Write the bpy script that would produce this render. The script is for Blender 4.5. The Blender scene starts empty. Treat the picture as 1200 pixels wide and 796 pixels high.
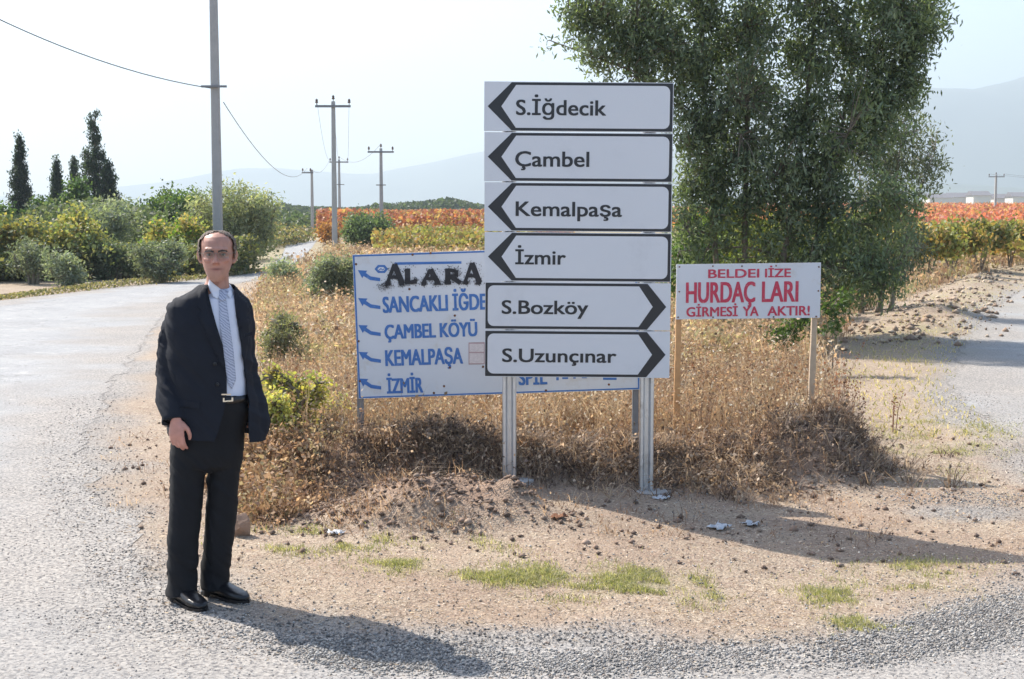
import bpy, bmesh, math
import numpy as np
from mathutils import Vector, Matrix
from mathutils.bvhtree import BVHTree
R = math.radians
S = bpy.context.scene
COL = S.collection
# ------------------------------------------------------------------ camera
F, CX, CY, HZ, CAMH = 1600.0, 600.0, 398.0, 255.0, 1.8
PITCH = math.atan((CY - HZ) / F)
cam = bpy.data.cameras.new('camera')
cam.sensor_width = 36; cam.lens = 36 * F / 1200
cam.clip_start = 0.1; cam.clip_end = 20000
cam.dof.use_dof = False
co = bpy.data.objects.new('camera', cam); COL.objects.link(co)
co.location = (0, 0, CAMH); co.rotation_euler = (math.pi / 2 - PITCH, 0, 0)
S.camera = co
# ------------------------------------------------------------------ sky, sun, exposure
SUNV = Vector((-0.71, 0.60, 1.0)).normalized()
w = bpy.data.worlds.new("World"); S.world = w; w.use_nodes = True
nt = w.node_tree
sky = nt.nodes.new('ShaderNodeTexSky'); sky.sky_type = 'NISHITA'; sky.sun_disc = False
sky.sun_elevation = math.asin(SUNV.z); sky.sun_rotation = math.atan2(SUNV.x, SUNV.y)
sky.altitude = 100; sky.air_density = 1.0; sky.dust_density = 2.0; sky.ozone_density = 1.0
bg = nt.nodes['Background']; bg.inputs['Strength'].default_value = 0.125
nt.links.new(sky.outputs[0], bg.inputs['Color'])
sl = bpy.data.lights.new('sun', 'SUN'); sl.energy = 4.7; sl.angle = R(0.55); sl.color = (1.0, 0.93, 0.83)
so = bpy.data.objects.new('sun', sl); COL.objects.link(so)
so.rotation_euler = SUNV.to_track_quat('Z', 'Y').to_euler(); so.location = (-20, 16, 30)
S.view_settings.view_transform = 'Standard'; S.view_settings.look = 'None'
S.view_settings.exposure = 1.2; S.view_settings.gamma = 1.0; S.view_settings.use_curve_mapping = False
S.cycles.use_denoising = True
S.cycles.max_bounces = 8; S.cycles.transparent_max_bounces = 8
S.cycles.volume_bounces = 0

# ------------------------------------------------------------------ where a direction meets the ground / a distance
def ray(px, py):
    c, s = math.cos(PITCH), math.sin(PITCH)
    u = CY - py
    return Vector((px - CX, F * c + u * s, -F * s + u * c))
def at(px, py, Y):
    r = ray(px, py); t = Y / r.y
    return Vector((r.x * t, Y, CAMH + r.z * t))
def gp(px, py):
    r = ray(px, py)
    t = CAMH / max(-r.z, 6.0)
    return (r.x * t, r.y * t)
# ------------------------------------------------------------------ noise
def _hash(ix, iy, seed):
    n = (ix.astype(np.int64) * 374761393 + iy.astype(np.int64) * 668265263 + seed * 1274126177) & 0x7fffffff
    n = ((n ^ (n >> 13)) * 1274126177) & 0x7fffffff
    return ((n ^ (n >> 16)) & 0xffff) / 65535.0
def vnoise(x, y, s=1.0, seed=0):
    x = np.asarray(x, float) / s; y = np.asarray(y, float) / s
    ix = np.floor(x); iy = np.floor(y); fx = x - ix; fy = y - iy
    fx = fx * fx * (3 - 2 * fx); fy = fy * fy * (3 - 2 * fy)
    a = _hash(ix, iy, seed); b = _hash(ix + 1, iy, seed); c = _hash(ix, iy + 1, seed); d = _hash(ix + 1, iy + 1, seed)
    return (a + (b - a) * fx) * (1 - fy) + (c + (d - c) * fx) * fy
def fbm(x, y, s=1.0, o=4, seed=0):
    v = 0; a = 0.5; t = 0
    for k in range(o):
        v = v + a * vnoise(x, y, s / 2 ** k, seed + k * 17); t += a; a *= 0.5
    return v / t
def sdf(x, y, poly):
    """signed distance to polygon, positive inside"""
    x = np.asarray(x, float); y = np.asarray(y, float)
    d = np.full(x.shape, 1e18); ins = np.zeros(x.shape, bool)
    n = len(poly)
    for i in range(n):
        ax, ay = poly[i]; bx, by = poly[(i + 1) % n]
        ex, ey = bx - ax, by - ay; L = ex * ex + ey * ey + 1e-12
        t = np.clip(((x - ax) * ex + (y - ay) * ey) / L, 0, 1)
        d = np.minimum(d, (x - ax - t * ex) ** 2 + (y - ay - t * ey) ** 2)
        c = ((ay > y) != (by > y))
        with np.errstate(divide='ignore', invalid='ignore'):
            xi = (bx - ax) * (y - ay) / ((by - ay) if by != ay else 1e-12) + ax
        ins ^= c & (x < xi)
    d = np.sqrt(d)
    return np.where(ins, d, -d)
def sstep(a, b, x):
    t = np.clip((x - a) / (b - a), 0, 1); return t * t * (3 - 2 * t)
# ------------------------------------------------------------------ zones of the ground
ROADL = [gp(*p) for p in [(1500, 620), (1300, 655), (1200, 692), (1100, 724), (950, 750), (800, 760), (600, 760), (480, 751), (380, 742),
        (300, 735), (225, 712), (180, 650), (130, 590), (100, 540), (108, 495), (135, 450), (190, 371), (240, 341), (290, 330), (325, 323.5), (350, 305),
        (368, 290), (372, 285), (352, 284), (335, 290), (329, 301), (310, 317), (270, 324), (200, 331), (120, 339), (0, 352), (-400, 395), (-900, 450), (-1500, 600)]] + [(-14, 2.0), (14, 2.0)]
ROADR = [gp(*p) for p in [(1108, 450), (1124, 410), (1160, 366), (1200, 337), (1262, 315), (1330, 300), (1420, 290), (1600, 290), (1800, 330), (1800, 600),
        (1400, 580), (1290, 560), (1215, 530), (1150, 492)]]
WEED = [gp(*p) for p in [(283, 575), (300, 520), (292, 440), (292, 380), (300, 345), (350, 318), (385, 292), (380, 276)]] + [(-14, 110), (75, 110)] + \
       [gp(*p) for p in [(1230, 302), (1185, 316), (1080, 345), (1010, 372), (985, 410), (965, 445), (990, 480), (1000, 512), (960, 540), (880, 556), (760, 545), (660, 530), (560, 545), (470, 560), (400, 600), (330, 612)]]
MOUND = (at(520, 600, 8.2).x, 8.1, 0.55, 0.36, 0.24)     # front heap
def ycf(x): return 9.45 + 0.10 * np.sin(x * 1.7) + np.where(x > 1.2, (x - 1.2) * 0.6, 0) - np.where(x < -0.9, np.minimum(-(x + 0.9) * 0.45, 0.8), 0)
def berm_profile(x, y):
    """the ploughed ridge in front of the weeds: centre line as y(x)"""
    yc = ycf(x)
    hh = (0.24 + .09 * sstep(1.2, 1.9, x)) * sstep(-2.35, -1.5, x) * sstep(2.95, 2.35, x) * (0.25 + 1.4 * fbm(x, y, 0.55, 4, 5))
    return hh * np.exp(-((y - yc) / np.where(y < yc, .27 + .15 * sstep(1.0, 1.8, x), .46)) ** 2)
def H(x, y, detail=True):
    x = np.asarray(x, float); y = np.asarray(y, float)
    slope = 0.0065 + 0.007 * sstep(0, 60, x)
    z = np.clip(y - 60, 0, 260) * slope * sstep(60, 90, y)
    z = z + np.clip(y - 330, 0, 270) * .007
    z = z + 0.16 * (fbm(x, y, 6.0, 2, 3) - 0.5) * sstep(10, 16, y) * sstep(90, 60, y)
    rl = sdf(x, y, ROADL); rr = sdf(x, y, ROADR)
    off = sstep(0.25, -0.6, np.maximum(rl, rr))
    z = z * np.where(y < 60, off, 1)
    b = berm_profile(x, y)
    m = 0.24 * np.exp(-(((x - MOUND[0]) / MOUND[2]) ** 2 + ((y - MOUND[1]) / MOUND[3]) ** 2) ** 1.2) * (0.35 + 1.3 * fbm(x, y, .3, 4, 8))
    # low ridge of turned soil along the right track
    cx = 6.6 + (y - 22) * 0.40
    rdg = 0.22 * np.exp(-((x - cx) / 0.8) ** 2) * sstep(19, 23, y) * sstep(60, 50, y) * fbm(x, y, 1.0, 3, 41) * 1.4
    z = z + (b + m + rdg) - .085 * sstep(.3, 1.6, x) * sstep(5.7, 7.0, y) * sstep(11, 9.3, y)
    if detail:
        w_ = np.clip((b + m) * 6 + rdg * 4, 0, 1)
        d = (fbm(x, y, 0.16, 3, 11) - 0.5)
        z = z + d * (0.018 * off + 0.10 * w_) * sstep(40, 20, y) - 0.008 * sstep(.28, .7, np.maximum(rl, rr))
    return z
def Hs(x, y): return float(H(np.array([x]), np.array([y]))[0])
# ------------------------------------------------------------------ mesh helpers
def link(name, me, mat=None, parent=None, loc=None):
    o = bpy.data.objects.new(name, me); COL.objects.link(o)
    if mat is not None and me is not None and len(me.materials) == 0:
        for m in (mat if isinstance(mat, (list, tuple)) else [mat]): me.materials.append(m)
    if parent: o.parent = parent
    if loc is not None: o.location = loc
    return o
def tag(o, label=None, cat=None, group=None, kind=None):
    if label: o['label'] = label
    if cat: o['category'] = cat
    if group: o['group'] = group
    if kind: o['kind'] = kind
    return o
def empty(name, loc, label, cat, group=None, rot=(0, 0, 0)):
    o = bpy.data.objects.new(name, None); COL.objects.link(o); o.location = loc; o.rotation_euler = rot
    o.empty_display_size = 0.2
    return tag(o, label, cat, group)
def npmesh(name, V, Fc, col=None, smooth=False):
    """V (n,3), Fc (m,k) same-size faces, col (n,3) per vertex"""
    me = bpy.data.meshes.new(name); V = np.asarray(V, np.float32); Fc = np.asarray(Fc, np.int32)
    k = Fc.shape[1]; me.vertices.add(len(V)); me.vertices.foreach_set('co', V.ravel())
    me.loops.add(Fc.size); me.loops.foreach_set('vertex_index', Fc.ravel())
    me.polygons.add(len(Fc)); me.polygons.foreach_set('loop_start', np.arange(0, Fc.size, k, dtype=np.int32))
    me.polygons.foreach_set('loop_total', np.full(len(Fc), k, np.int32))
    if smooth: me.polygons.foreach_set('use_smooth', np.ones(len(Fc), bool))
    me.update(calc_edges=True)
    if col is not None:
        a = me.color_attributes.new('tint', 'FLOAT_COLOR', 'POINT')
        c = np.ones((len(V), 4), np.float32); c[:, :3] = col; a.data.foreach_set('color', c.ravel())
    return me
def shade_smooth(me):
    me.polygons.foreach_set('use_smooth', np.ones(len(me.polygons), bool))
class Acc:
    def __init__(s): s.v = []; s.f = []
    def add(s, vs, fs):
        b = len(s.v); s.v += [tuple(v) for v in vs]; s.f += [tuple(b + i for i in f) for f in fs]
    def box(s, x0, x1, y0, y1, z0, z1):
        s.add([(x0, y0, z0), (x1, y0, z0), (x1, y1, z0), (x0, y1, z0), (x0, y0, z1), (x1, y0, z1), (x1, y1, z1), (x0, y1, z1)],
              [(0, 3, 2, 1), (4, 5, 6, 7), (0, 1, 5, 4), (1, 2, 6, 5), (2, 3, 7, 6), (3, 0, 4, 7)])
    def loft(s, rings, n=20, caps=True):
        """rings: (centre, u, v[, power])"""
        vs = []
        for r in rings:
            c, u, v = map(Vector, r[:3]); p = r[3] if len(r) > 3 else 2.0
            for i in range(n):
                a = 2 * math.pi * i / n; ca, sa = math.cos(a), math.sin(a)
                e = 2.0 / p
                vs.append(c + u * math.copysign(abs(ca) ** e, ca) + v * math.copysign(abs(sa) ** e, sa))
        fs = []
        for k in range(len(rings) - 1):
            for i in range(n):
                j = (i + 1) % n; fs.append((k * n + i, k * n + j, (k + 1) * n + j, (k + 1) * n + i))
        if caps:
            fs.append(tuple(range(n - 1, -1, -1))); m = (len(rings) - 1) * n; fs.append(tuple(m + i for i in range(n)))
        s.add(vs, fs)
    def tube(s, pts, rad, n=10, flat=1.0, side=None, round_ends=True):
        pts = [Vector(p) for p in pts]
        if not hasattr(rad, '__len__'): rad = [rad] * len(pts)
        rad = list(rad)
        if round_ends:
            for (i0, i1, at0) in ((0, 1, True), (-1, -2, False)):
                t = (pts[i0] - pts[i1]).normalized(); r = rad[i0]; p = pts[i0].copy()
                e = [(p + t * r * .55, r * .82), (p + t * r * .92, r * .38)]
                if at0: pts = [e[1][0], e[0][0]] + pts; rad = [e[1][1], e[0][1]] + rad
                else: pts += [e[0][0], e[1][0]]; rad += [e[0][1], e[1][1]]
        up = Vector(side) if side is not None else Vector((0.31, 0.17, 0.93))
        rings = []; prev = None
        for i, p in enumerate(pts):
            t = (pts[min(i + 1, len(pts) - 1)] - pts[max(i - 1, 0)]).normalized()
            if prev is None:
                u = up - t * up.dot(t)
                if u.length < .1: u = Vector((1, 0, 0)) - t * t.x
            else: u = prev - t * prev.dot(t)
            u.normalize(); prev = u; v = t.cross(u)
            rings.append((p, u * rad[i], v * rad[i] * flat))
        s.loft(rings, n)
    def ball(s, c, r, n=14, m=9):
        c = Vector(c); r = Vector(r) if hasattr(r, '__len__') else Vector((r, r, r)); rings = []
        for k in range(m):
            a = math.pi * (k + .35) / (m - 1 + .7); z = math.cos(a); q = math.sin(a)
            rings.append((c + Vector((0, 0, -z * r.z)), (r.x * q, 0, 0), (0, r.y * q, 0)))
        s.loft(rings, n)
    def mesh(s, name, smooth=False):
        me = bpy.data.meshes.new(name); me.from_pydata(s.v, [], s.f); me.update()
        if smooth: shade_smooth(me)
        return me
    def obj(s, name, mat, parent=None, smooth=False, loc=None):
        return link(name, s.mesh(name, smooth), mat, parent, loc)
def remesh(acc, name, voxel, smooth=3, fac=0.5):
    t = bpy.data.objects.new('tmp', acc.mesh('tmp')); COL.objects.link(t)
    m = t.modifiers.new('r', 'REMESH'); m.mode = 'VOXEL'; m.voxel_size = voxel
    if smooth:
        q = t.modifiers.new('s', 'SMOOTH'); q.iterations = smooth; q.factor = fac
    dg = bpy.context.evaluated_depsgraph_get()
    me = bpy.data.meshes.new_from_object(t.evaluated_get(dg)); me.name = name
    bpy.data.objects.remove(t); shade_smooth(me)
    return me
def bake(o):
    dg = bpy.context.evaluated_depsgraph_get(); dg.update()
    me = bpy.data.meshes.new_from_object(o.evaluated_get(dg)); o.modifiers.clear(); o.data = me; return o
# ------------------------------------------------------------------ materials
def newmat(name):
    m = bpy.data.materials.new(name); m.use_nodes = True
    return m, m.node_tree, m.node_tree.nodes['Principled BSDF']
def N(t, typ, **kw):
    n = t.nodes.new(typ)
    for k, v in kw.items():
        if k in n.inputs: n.inputs[k].default_value = v
        else: setattr(n, k, v)
    return n
def simple(name, col, rough=0.6, metal=0.0, noise=0.0, scale=20, bump=0.0, bscale=60, spec=0.5, wear=None, wscale=3):
    m, t, b = newmat(name); b.inputs['Roughness'].default_value = rough; b.inputs['Metallic'].default_value = metal
    b.inputs['Specular IOR Level'].default_value = spec
    b.inputs['Base Color'].default_value = (*col, 1)
    tc = N(t, 'ShaderNodeTexCoord')
    src = None
    if noise:
        n = N(t, 'ShaderNodeTexNoise', Scale=scale, Detail=6.0); t.links.new(tc.outputs['Object'], n.inputs['Vector'])
        mx = N(t, 'ShaderNodeMix', data_type='RGBA'); t.links.new(n.outputs[0], mx.inputs[0])
        mx.inputs[6].default_value = (*[c * (1 - noise) for c in col], 1); mx.inputs[7].default_value = (*[min(c * (1 + noise), 1) for c in col], 1)
        src = mx.outputs[2]
    if wear:
        n2 = N(t, 'ShaderNodeTexNoise', Scale=wscale, Detail=9.0, Roughness=.7); t.links.new(tc.outputs['Object'], n2.inputs['Vector'])
        rr = N(t, 'ShaderNodeMapRange'); rr.inputs[1].default_value = .56; rr.inputs[2].default_value = .72; t.links.new(n2.outputs[0], rr.inputs[0])
        mx2 = N(t, 'ShaderNodeMix', data_type='RGBA'); t.links.new(rr.outputs[0], mx2.inputs[0])
        if src: t.links.new(src, mx2.inputs[6])
        else: mx2.inputs[6].default_value = (*col, 1)
        mx2.inputs[7].default_value = (*wear, 1); src = mx2.outputs[2]
    if src: t.links.new(src, b.inputs['Base Color'])
    if bump:
        n3 = N(t, 'ShaderNodeTexNoise', Scale=bscale, Detail=5.0); t.links.new(tc.outputs['Object'], n3.inputs['Vector'])
        bp = N(t, 'ShaderNodeBump', Strength=bump); bp.inputs['Distance'].default_value = 0.01
        t.links.new(n3.outputs[0], bp.inputs['Height']); t.links.new(bp.outputs[0], b.inputs['Normal'])
    return m
def leafmat(name, trans=0.45, rough=0.55, gain=1.0, tgain=(1.25, 1.3, 0.6)):
    m, t, b = newmat(name)
    a = N(t, 'ShaderNodeVertexColor', layer_name='tint')
    oi = N(t, 'ShaderNodeObjectInfo'); hs = N(t, 'ShaderNodeHueSaturation')
    mr = N(t, 'ShaderNodeMapRange'); mr.inputs[3].default_value = .8 * gain; mr.inputs[4].default_value = 1.2 * gain
    t.links.new(oi.outputs['Random'], mr.inputs[0]); t.links.new(mr.outputs[0], hs.inputs['Value'])
    t.links.new(a.outputs[0], hs.inputs['Color'])
    t.links.new(hs.outputs[0], b.inputs['Base Color']); b.inputs['Roughness'].default_value = rough; b.inputs['Specular IOR Level'].default_value = .35
    tr = N(t, 'ShaderNodeBsdfTranslucent'); ml = N(t, 'ShaderNodeMix', data_type='RGBA', blend_type='MULTIPLY'); ml.inputs[0].default_value = 1
    t.links.new(hs.outputs[0], ml.inputs[6]); ml.inputs[7].default_value = (*tgain, 1); t.links.new(ml.outputs[2], tr.inputs[0])
    mx = N(t, 'ShaderNodeMixShader'); mx.inputs[0].default_value = trans
    t.links.new(b.outputs[0], mx.inputs[1]); t.links.new(tr.outputs[0], mx.inputs[2])
    t.links.new(mx.outputs[0], t.nodes['Material Output'].inputs[0]); return m
M = {}
M['leaf'] = leafmat('leaf'); M['dry'] = leafmat('dry_straw', 0.4, 0.8, 1.0, (1.2, 1.05, 0.8))
M['bark'] = simple('bark', (.17, .14, .11), .9, noise=.35, scale=14, bump=.6, bscale=30)
M['barkpale'] = simple('pale_bark', (.30, .25, .20), .85, noise=.35, scale=6, bump=.4, bscale=20)
M['concrete'] = simple('pole_concrete', (.38, .37, .36), .85, noise=.18, scale=4, bump=.3, bscale=40, wear=(.25, .24, .23), wscale=2)
M['steel'] = simple('galvanised_steel', (.62, .64, .67), .36, .8, noise=.15, scale=25, wear=(.33, .33, .33), wscale=5)
M['iron'] = simple('dull_iron', (.22, .22, .23), .6, .5, noise=.2)
M['porc'] = simple('brown_insulator', (.10, .06, .05), .25)
M['wire'] = simple('wire', (.13, .13, .14), .5, .4)
M['plate'] = simple('white_sign_face', (.64, .66, .70), .38, noise=.03, scale=2.5, wear=(.57, .585, .62), wscale=1.6)
M['plateback'] = simple('sign_back_metal', (.42, .43, .45), .45, .6, noise=.1)
M['black'] = simple('black_sheeting', (.018, .020, .026), .4)
M['oldplate'] = simple('faded_white_board', (.60, .63, .68), .5, noise=.05, scale=5, wear=(.52, .50, .47), wscale=4)
M['blue'] = simple('blue_paint', (.045, .155, .44), .5, noise=.25, scale=60, wear=(.16, .27, .48), wscale=30)
M['spray'] = simple('black_spray_paint', (.03, .03, .035), .7, noise=.3, scale=60)
M['red'] = simple('red_paint', (.50, .035, .08), .5, noise=.15, scale=40, wear=(.58, .25, .27), wscale=35)
M['rust'] = simple('rust', (.16, .07, .035), .9, noise=.4, scale=40)
M['wood'] = simple('weathered_wood', (.46, .36, .26), .85, noise=.25, scale=18, bump=.4)
M['woodorange'] = simple('orange_wood', (.52, .30, .14), .8, noise=.25, scale=18, bump=.3)
M['suit'] = simple('navy_suit_cloth', (.012, .0145, .022), .85, noise=.2, scale=9, bump=.35, bscale=14, spec=.25)
M['trouser'] = simple('black_trouser_cloth', (.011, .0115, .014), .85, noise=.2, scale=9, bump=.35, bscale=12, spec=.25)
M['shirt'] = simple('pale_blue_shirt', (.62, .66, .78), .8, noise=.05, scale=8, bump=.5, bscale=16)
M['shoe'] = simple('black_shoe_leather', (.008, .008, .01), .32, noise=.2, scale=30, bump=.15, bscale=30)
M['buckle'] = simple('steel_buckle', (.7, .68, .62), .25, 1.0)
M['hair'] = simple('greying_brown_hair', (.16, .125, .105), .8, noise=.5, scale=120, bump=.8, bscale=200)
M['glassrim'] = simple('thin_metal_rim', (.25, .22, .2), .3, .9)
M['litter'] = simple('white_plastic_litter', (.5, .52, .55), .5, noise=.1)
M['brick'] = simple('tan_broken_brick', (.30, .19, .13), .9, noise=.3, scale=25, bump=.5)
# ------------------------------------------------------------------ ground materials
def groundmat(name, kind):
    m, t, b = newmat(name); L = t.links.new
    g = N(t, 'ShaderNodeNewGeometry'); pos = g.outputs['Position']
    def noise(sc, det=6, rough=.6, lo=.35, hi=.65):
        n = N(t, 'ShaderNodeTexNoise', Scale=sc, Detail=float(det), Roughness=rough); L(pos, n.inputs['Vector'])
        r = N(t, 'ShaderNodeMapRange'); r.inputs[1].default_value = lo; r.inputs[2].default_value = hi; L(n.outputs[0], r.inputs[0]); return r.outputs[0]
    def mix(f, a, c, blend='MIX'):
        x = N(t, 'ShaderNodeMix', data_type='RGBA', blend_type=blend)
        if isinstance(f, (int, float)): x.inputs[0].default_value = f
        else: L(f, x.inputs[0])
        for i, s in ((6, a), (7, c)):
            if isinstance(s, tuple): x.inputs[i].default_value = (*s, 1)
            else: L(s, x.inputs[i])
        return x.outputs[2]
    def voro(sc, lo, hi):
        v = N(t, 'ShaderNodeTexVoronoi', Scale=sc); L(pos, v.inputs['Vector'])
        r = N(t, 'ShaderNodeSeparateColor'); L(v.outputs['Color'], r.inputs[0])
        q = N(t, 'ShaderNodeMapRange'); q.inputs[1].default_value = lo; q.inputs[2].default_value = hi; L(r.outputs[0], q.inputs[0]); return v.outputs['Distance'], q.outputs[0]
    at_ = N(t, 'ShaderNodeVertexColor', layer_name='tint'); sp = N(t, 'ShaderNodeSeparateColor'); L(at_.outputs[0], sp.inputs[0])
    BS = .22 if kind == 'road' else .7
    gravel, green, soil = sp.outputs[0], sp.outputs[1], sp.outputs[2]
    # gravelly grey
    d1, c1 = voro(70, 0, 1); d2, c2 = voro(130, 0, 1)
    gcol = mix(noise(.9, 5), (.235, .22, .205), (.33, .295, .26))
    gcol = mix(c1, mix(.5, gcol, (.20, .19, .185)), mix(.45, gcol, (.50, .47, .43)))
    gcol = mix(noise(45, 4, .6, .50, .62), gcol, (.13, .125, .125))
    # dusty earth
    dcol = mix(noise(1.3, 6), (.275, .215, .160), (.365, .29, .215))
    dcol = mix(noise(9, 7, .7, .42, .66), dcol, (.26, .185, .14))
    dcol = mix(noise(60, 5, .7, .5, .7), dcol, (.55, .47, .37))
    dcol = mix(noise(34, 5, .7, .54, .68), dcol, (.14, .105, .08))
    gr = mix(noise(14, 6, .7), (.33, .29, .17), (.23, .24, .10))
    scol = mix(noise(12, 7, .7), (.19, .13, .095), (.34, .24, .175))
    if kind == 'road':
        acol = mix(noise(.7, 6), (.24, .245, .25), (.335, .335, .335))
        acol = mix(noise(2.6, 9, .75, .5, .66), acol, (.25, .255, .265))
        acol = mix(noise(3.4, 6, .7, .56, .7), acol, (.47, .46, .44))
        acol = mix(c2, mix(.35, acol, (.2, .2, .205)), mix(.3, acol, (.55, .55, .54)))
        acol = mix(noise(80, 4, .6, .55, .66), acol, (.12, .12, .125))
        # crack network in the old surface
        cr = N(t, 'ShaderNodeTexVoronoi', Scale=.8, feature='DISTANCE_TO_EDGE')
        wn = N(t, 'ShaderNodeTexNoise', Scale=3.0, Detail=5.0); L(pos, wn.inputs['Vector'])
        va = N(t, 'ShaderNodeVectorMath', operation='ADD'); L(pos, va.inputs[0]); L(wn.outputs['Color'], va.inputs[1]); L(va.outputs[0], cr.inputs['Vector'])
        cm = N(t, 'ShaderNodeMapRange'); cm.inputs[1].default_value = 0; cm.inputs[2].default_value = .014; cm.inputs[3].default_value = .55; cm.inputs[4].default_value = 0; L(cr.outputs[0], cm.inputs[0])
        acol = mix(cm.outputs[0], acol, (.12, .115, .11))
        col = mix(gravel, acol, gcol)
    else:
        col = mix(gravel, dcol, gcol); col = mix(soil, col, scol)
    # ragged grass mask
    ad = N(t, 'ShaderNodeMath', operation='MULTIPLY'); L(green, ad.inputs[0]); L(noise(7, 8, .75, .33, .6), ad.inputs[1])
    col = mix(ad.outputs[0], col, gr)
    L(col, b.inputs['Base Color']); b.inputs['Roughness'].default_value = .93; b.inputs['Specular IOR Level'].default_value = .25
    bp = N(t, 'ShaderNodeBump', Strength=BS); bp.inputs['Distance'].default_value = .010
    hm = N(t, 'ShaderNodeMath', operation='SUBTRACT'); n = N(t, 'ShaderNodeTexNoise', Scale=38.0, Detail=8.0, Roughness=.75); L(pos, n.inputs['Vector'])
    L(n.outputs[0], hm.inputs[0]); L(d1, hm.inputs[1]); L(hm.outputs[0], bp.inputs['Height']); L(bp.outputs[0], b.inputs['Normal'])
    return m
M['ground'] = groundmat('dusty_earth', 'ground'); M['road'] = groundmat('worn_asphalt', 'road')

GREEN = [(400, 640, 40, 9, .8), (455, 668, 40, 9, .8), (520, 690, 45, 9, .6), (615, 682, 60, 10, .95), (690, 700, 40, 8, .7), (745, 688, 50, 16, .9), (640, 712, 60, 7, .5), (560, 645, 60, 10, .5), (1105, 655, 80, 8, 1), (1010, 738, 45, 9, .9), (1090, 690, 90, 16, .5),
         (860, 690, 90, 25, .35), (1120, 520, 80, 30, .6), (1060, 405, 80, 22, .8), (1150, 350, 60, 20, .8), (985, 440, 30, 10, .7), (330, 640, 60, 14, .4), (1000, 690, 60, 20, .5)]
def greenmask(x, y):
    px = CX + F * x / np.maximum(y, .5); py = HZ + F * CAMH / np.maximum(y, .5)
    g = np.zeros_like(x)
    for cx, cy, rx, ry, a in GREEN:
        g = np.maximum(g, a * np.exp(-(((px - cx) / rx) ** 2 + ((py - cy) / ry) ** 2)))
    return np.clip(g * 1.25 * sstep(.36, .66, fbm(x, y, .3, 5, 77)) * (.35 + .65 * sstep(.35, .6, fbm(x, y, 1.1, 3, 78))) , 0, 1)
def masks(x, y):
    rl = sdf(x, y, ROADL); rr = sdf(x, y, ROADR); near = np.maximum(rl, rr); n = fbm(x, y, 1.1, 4, 21) - .5
    gravel = sstep(-.55, .05, near + n * 1.0)
    # gravel patch below the right shadow
    p = gp(1135, 585); gravel = np.maximum(gravel, .9 * np.exp(-(((x - p[0]) / .45) ** 2 + ((y - p[1]) / .28) ** 2) ** 2))
    b = berm_profile(x, y); m = np.exp(-(((x - MOUND[0]) / MOUND[2]) ** 2 + ((y - MOUND[1]) / MOUND[3]) ** 2))
    wd = sdf(x, y, WEED)
    soil = np.clip(np.maximum(b * 7, m * 1.3) + .55 * sstep(-.2, .3, wd) * sstep(14, 10, y), 0, 1)
    soil = np.maximum(soil, .45 * sstep(.48, .68, fbm(x, y, .7, 4, 91)) * (1 - gravel) * sstep(12, 9, y))
    green = greenmask(x, y) * (1 - gravel * .6)
    far = sstep(30, 60, y)
    soil = soil * (1 - far); green = np.maximum(green, far * (.45 + .4 * fbm(x, y, 20, 3, 9)))
    return gravel * (1 - far), green, soil
def edge_line(a, b, step): return list(np.arange(a, b, step))
xs = edge_line(-14, 9, .06)
x = 9.0; s_ = .06
while x < 9000: xs.append(x); s_ *= 1.11; x += s_
x = -14.0 - .06; s_ = .06; neg = []
while x > -9000: neg.append(x); s_ *= 1.11; x -= s_
xs = np.array(sorted(neg) + xs)
ys = [-60, -30, -12, -4, 0, 2, 3, 3.6]; y = 4.0
while y < 100: ys.append(y); y *= 1.0075
while y < 12000: ys.append(y); y *= 1.06
ys = np.array(ys)
def gridmesh(name, X, Y, Z, keep=None, cols=None):
    ny, nx = X.shape; V = np.stack([X.ravel(), Y.ravel(), Z.ravel()], 1)
    I = np.arange(ny * nx).reshape(ny, nx)
    Q = np.stack([I[:-1, :-1], I[:-1, 1:], I[1:, 1:], I[1:, :-1]], -1).reshape(-1, 4)
    if keep is not None:
        Q = Q[keep.ravel()]; used = np.unique(Q); mp = np.full(ny * nx, -1); mp[used] = np.arange(len(used)); V = V[used]; Q = mp[Q]
        if cols is not None: cols = cols[used]
    return npmesh(name, V, Q, cols, True)
X, Y = np.meshgrid(xs, ys)
Z = H(X, Y); g_, gr_, so_ = masks(X, Y)
tag(link('ground', gridmesh('ground', X, Y, Z, None, np.stack([g_, gr_, so_], -1).reshape(-1, 3)), M['ground']), kind='structure')
def roadsheet(name, poly, x0, x1, y0, y1, lift):
    xx = edge_line(x0, x1, .05); yy = []; y = y0
    while y < y1: yy.append(y); y *= 1.0075
    X, Y = np.meshgrid(np.array(xx), np.array(yy))
    xc = (X[:-1, :-1] + X[1:, 1:]) / 2; yc = (Y[:-1, :-1] + Y[1:, 1:]) / 2
    sd = sdf(xc, yc, poly) + (fbm(xc, yc, .45, 4, 55) - .5) * .35 * sstep(40, 10, yc)
    keep = sd > .02
    Z = H(X, Y, False) + lift + .004 * (fbm(X, Y, .5, 3, 6) - .5)
    e = sdf(X, Y, poly)
    grv = np.clip(sstep(1.5, .1, e + (fbm(X, Y, 1.1, 4, 21) - .5) * 2.6), 0, 1)
    grv = np.maximum(grv, sstep(9.5, 6.5, Y) * sstep(-4.5, -2.5, X) * .8) * sstep(60, 30, Y)
    grn = greenmask(X, Y) * .5
    me = gridmesh(name, X, Y, Z, keep, np.stack([grv, grn, grn * 0], -1).reshape(-1, 3))
    return tag(link(name, me, M['road']), kind='structure')
roadsheet('road', ROADL, -14, 9, 4.0, 95, .003)
roadsheet('side_track', ROADR, 4, 30, 9, 95, .003)

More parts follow.
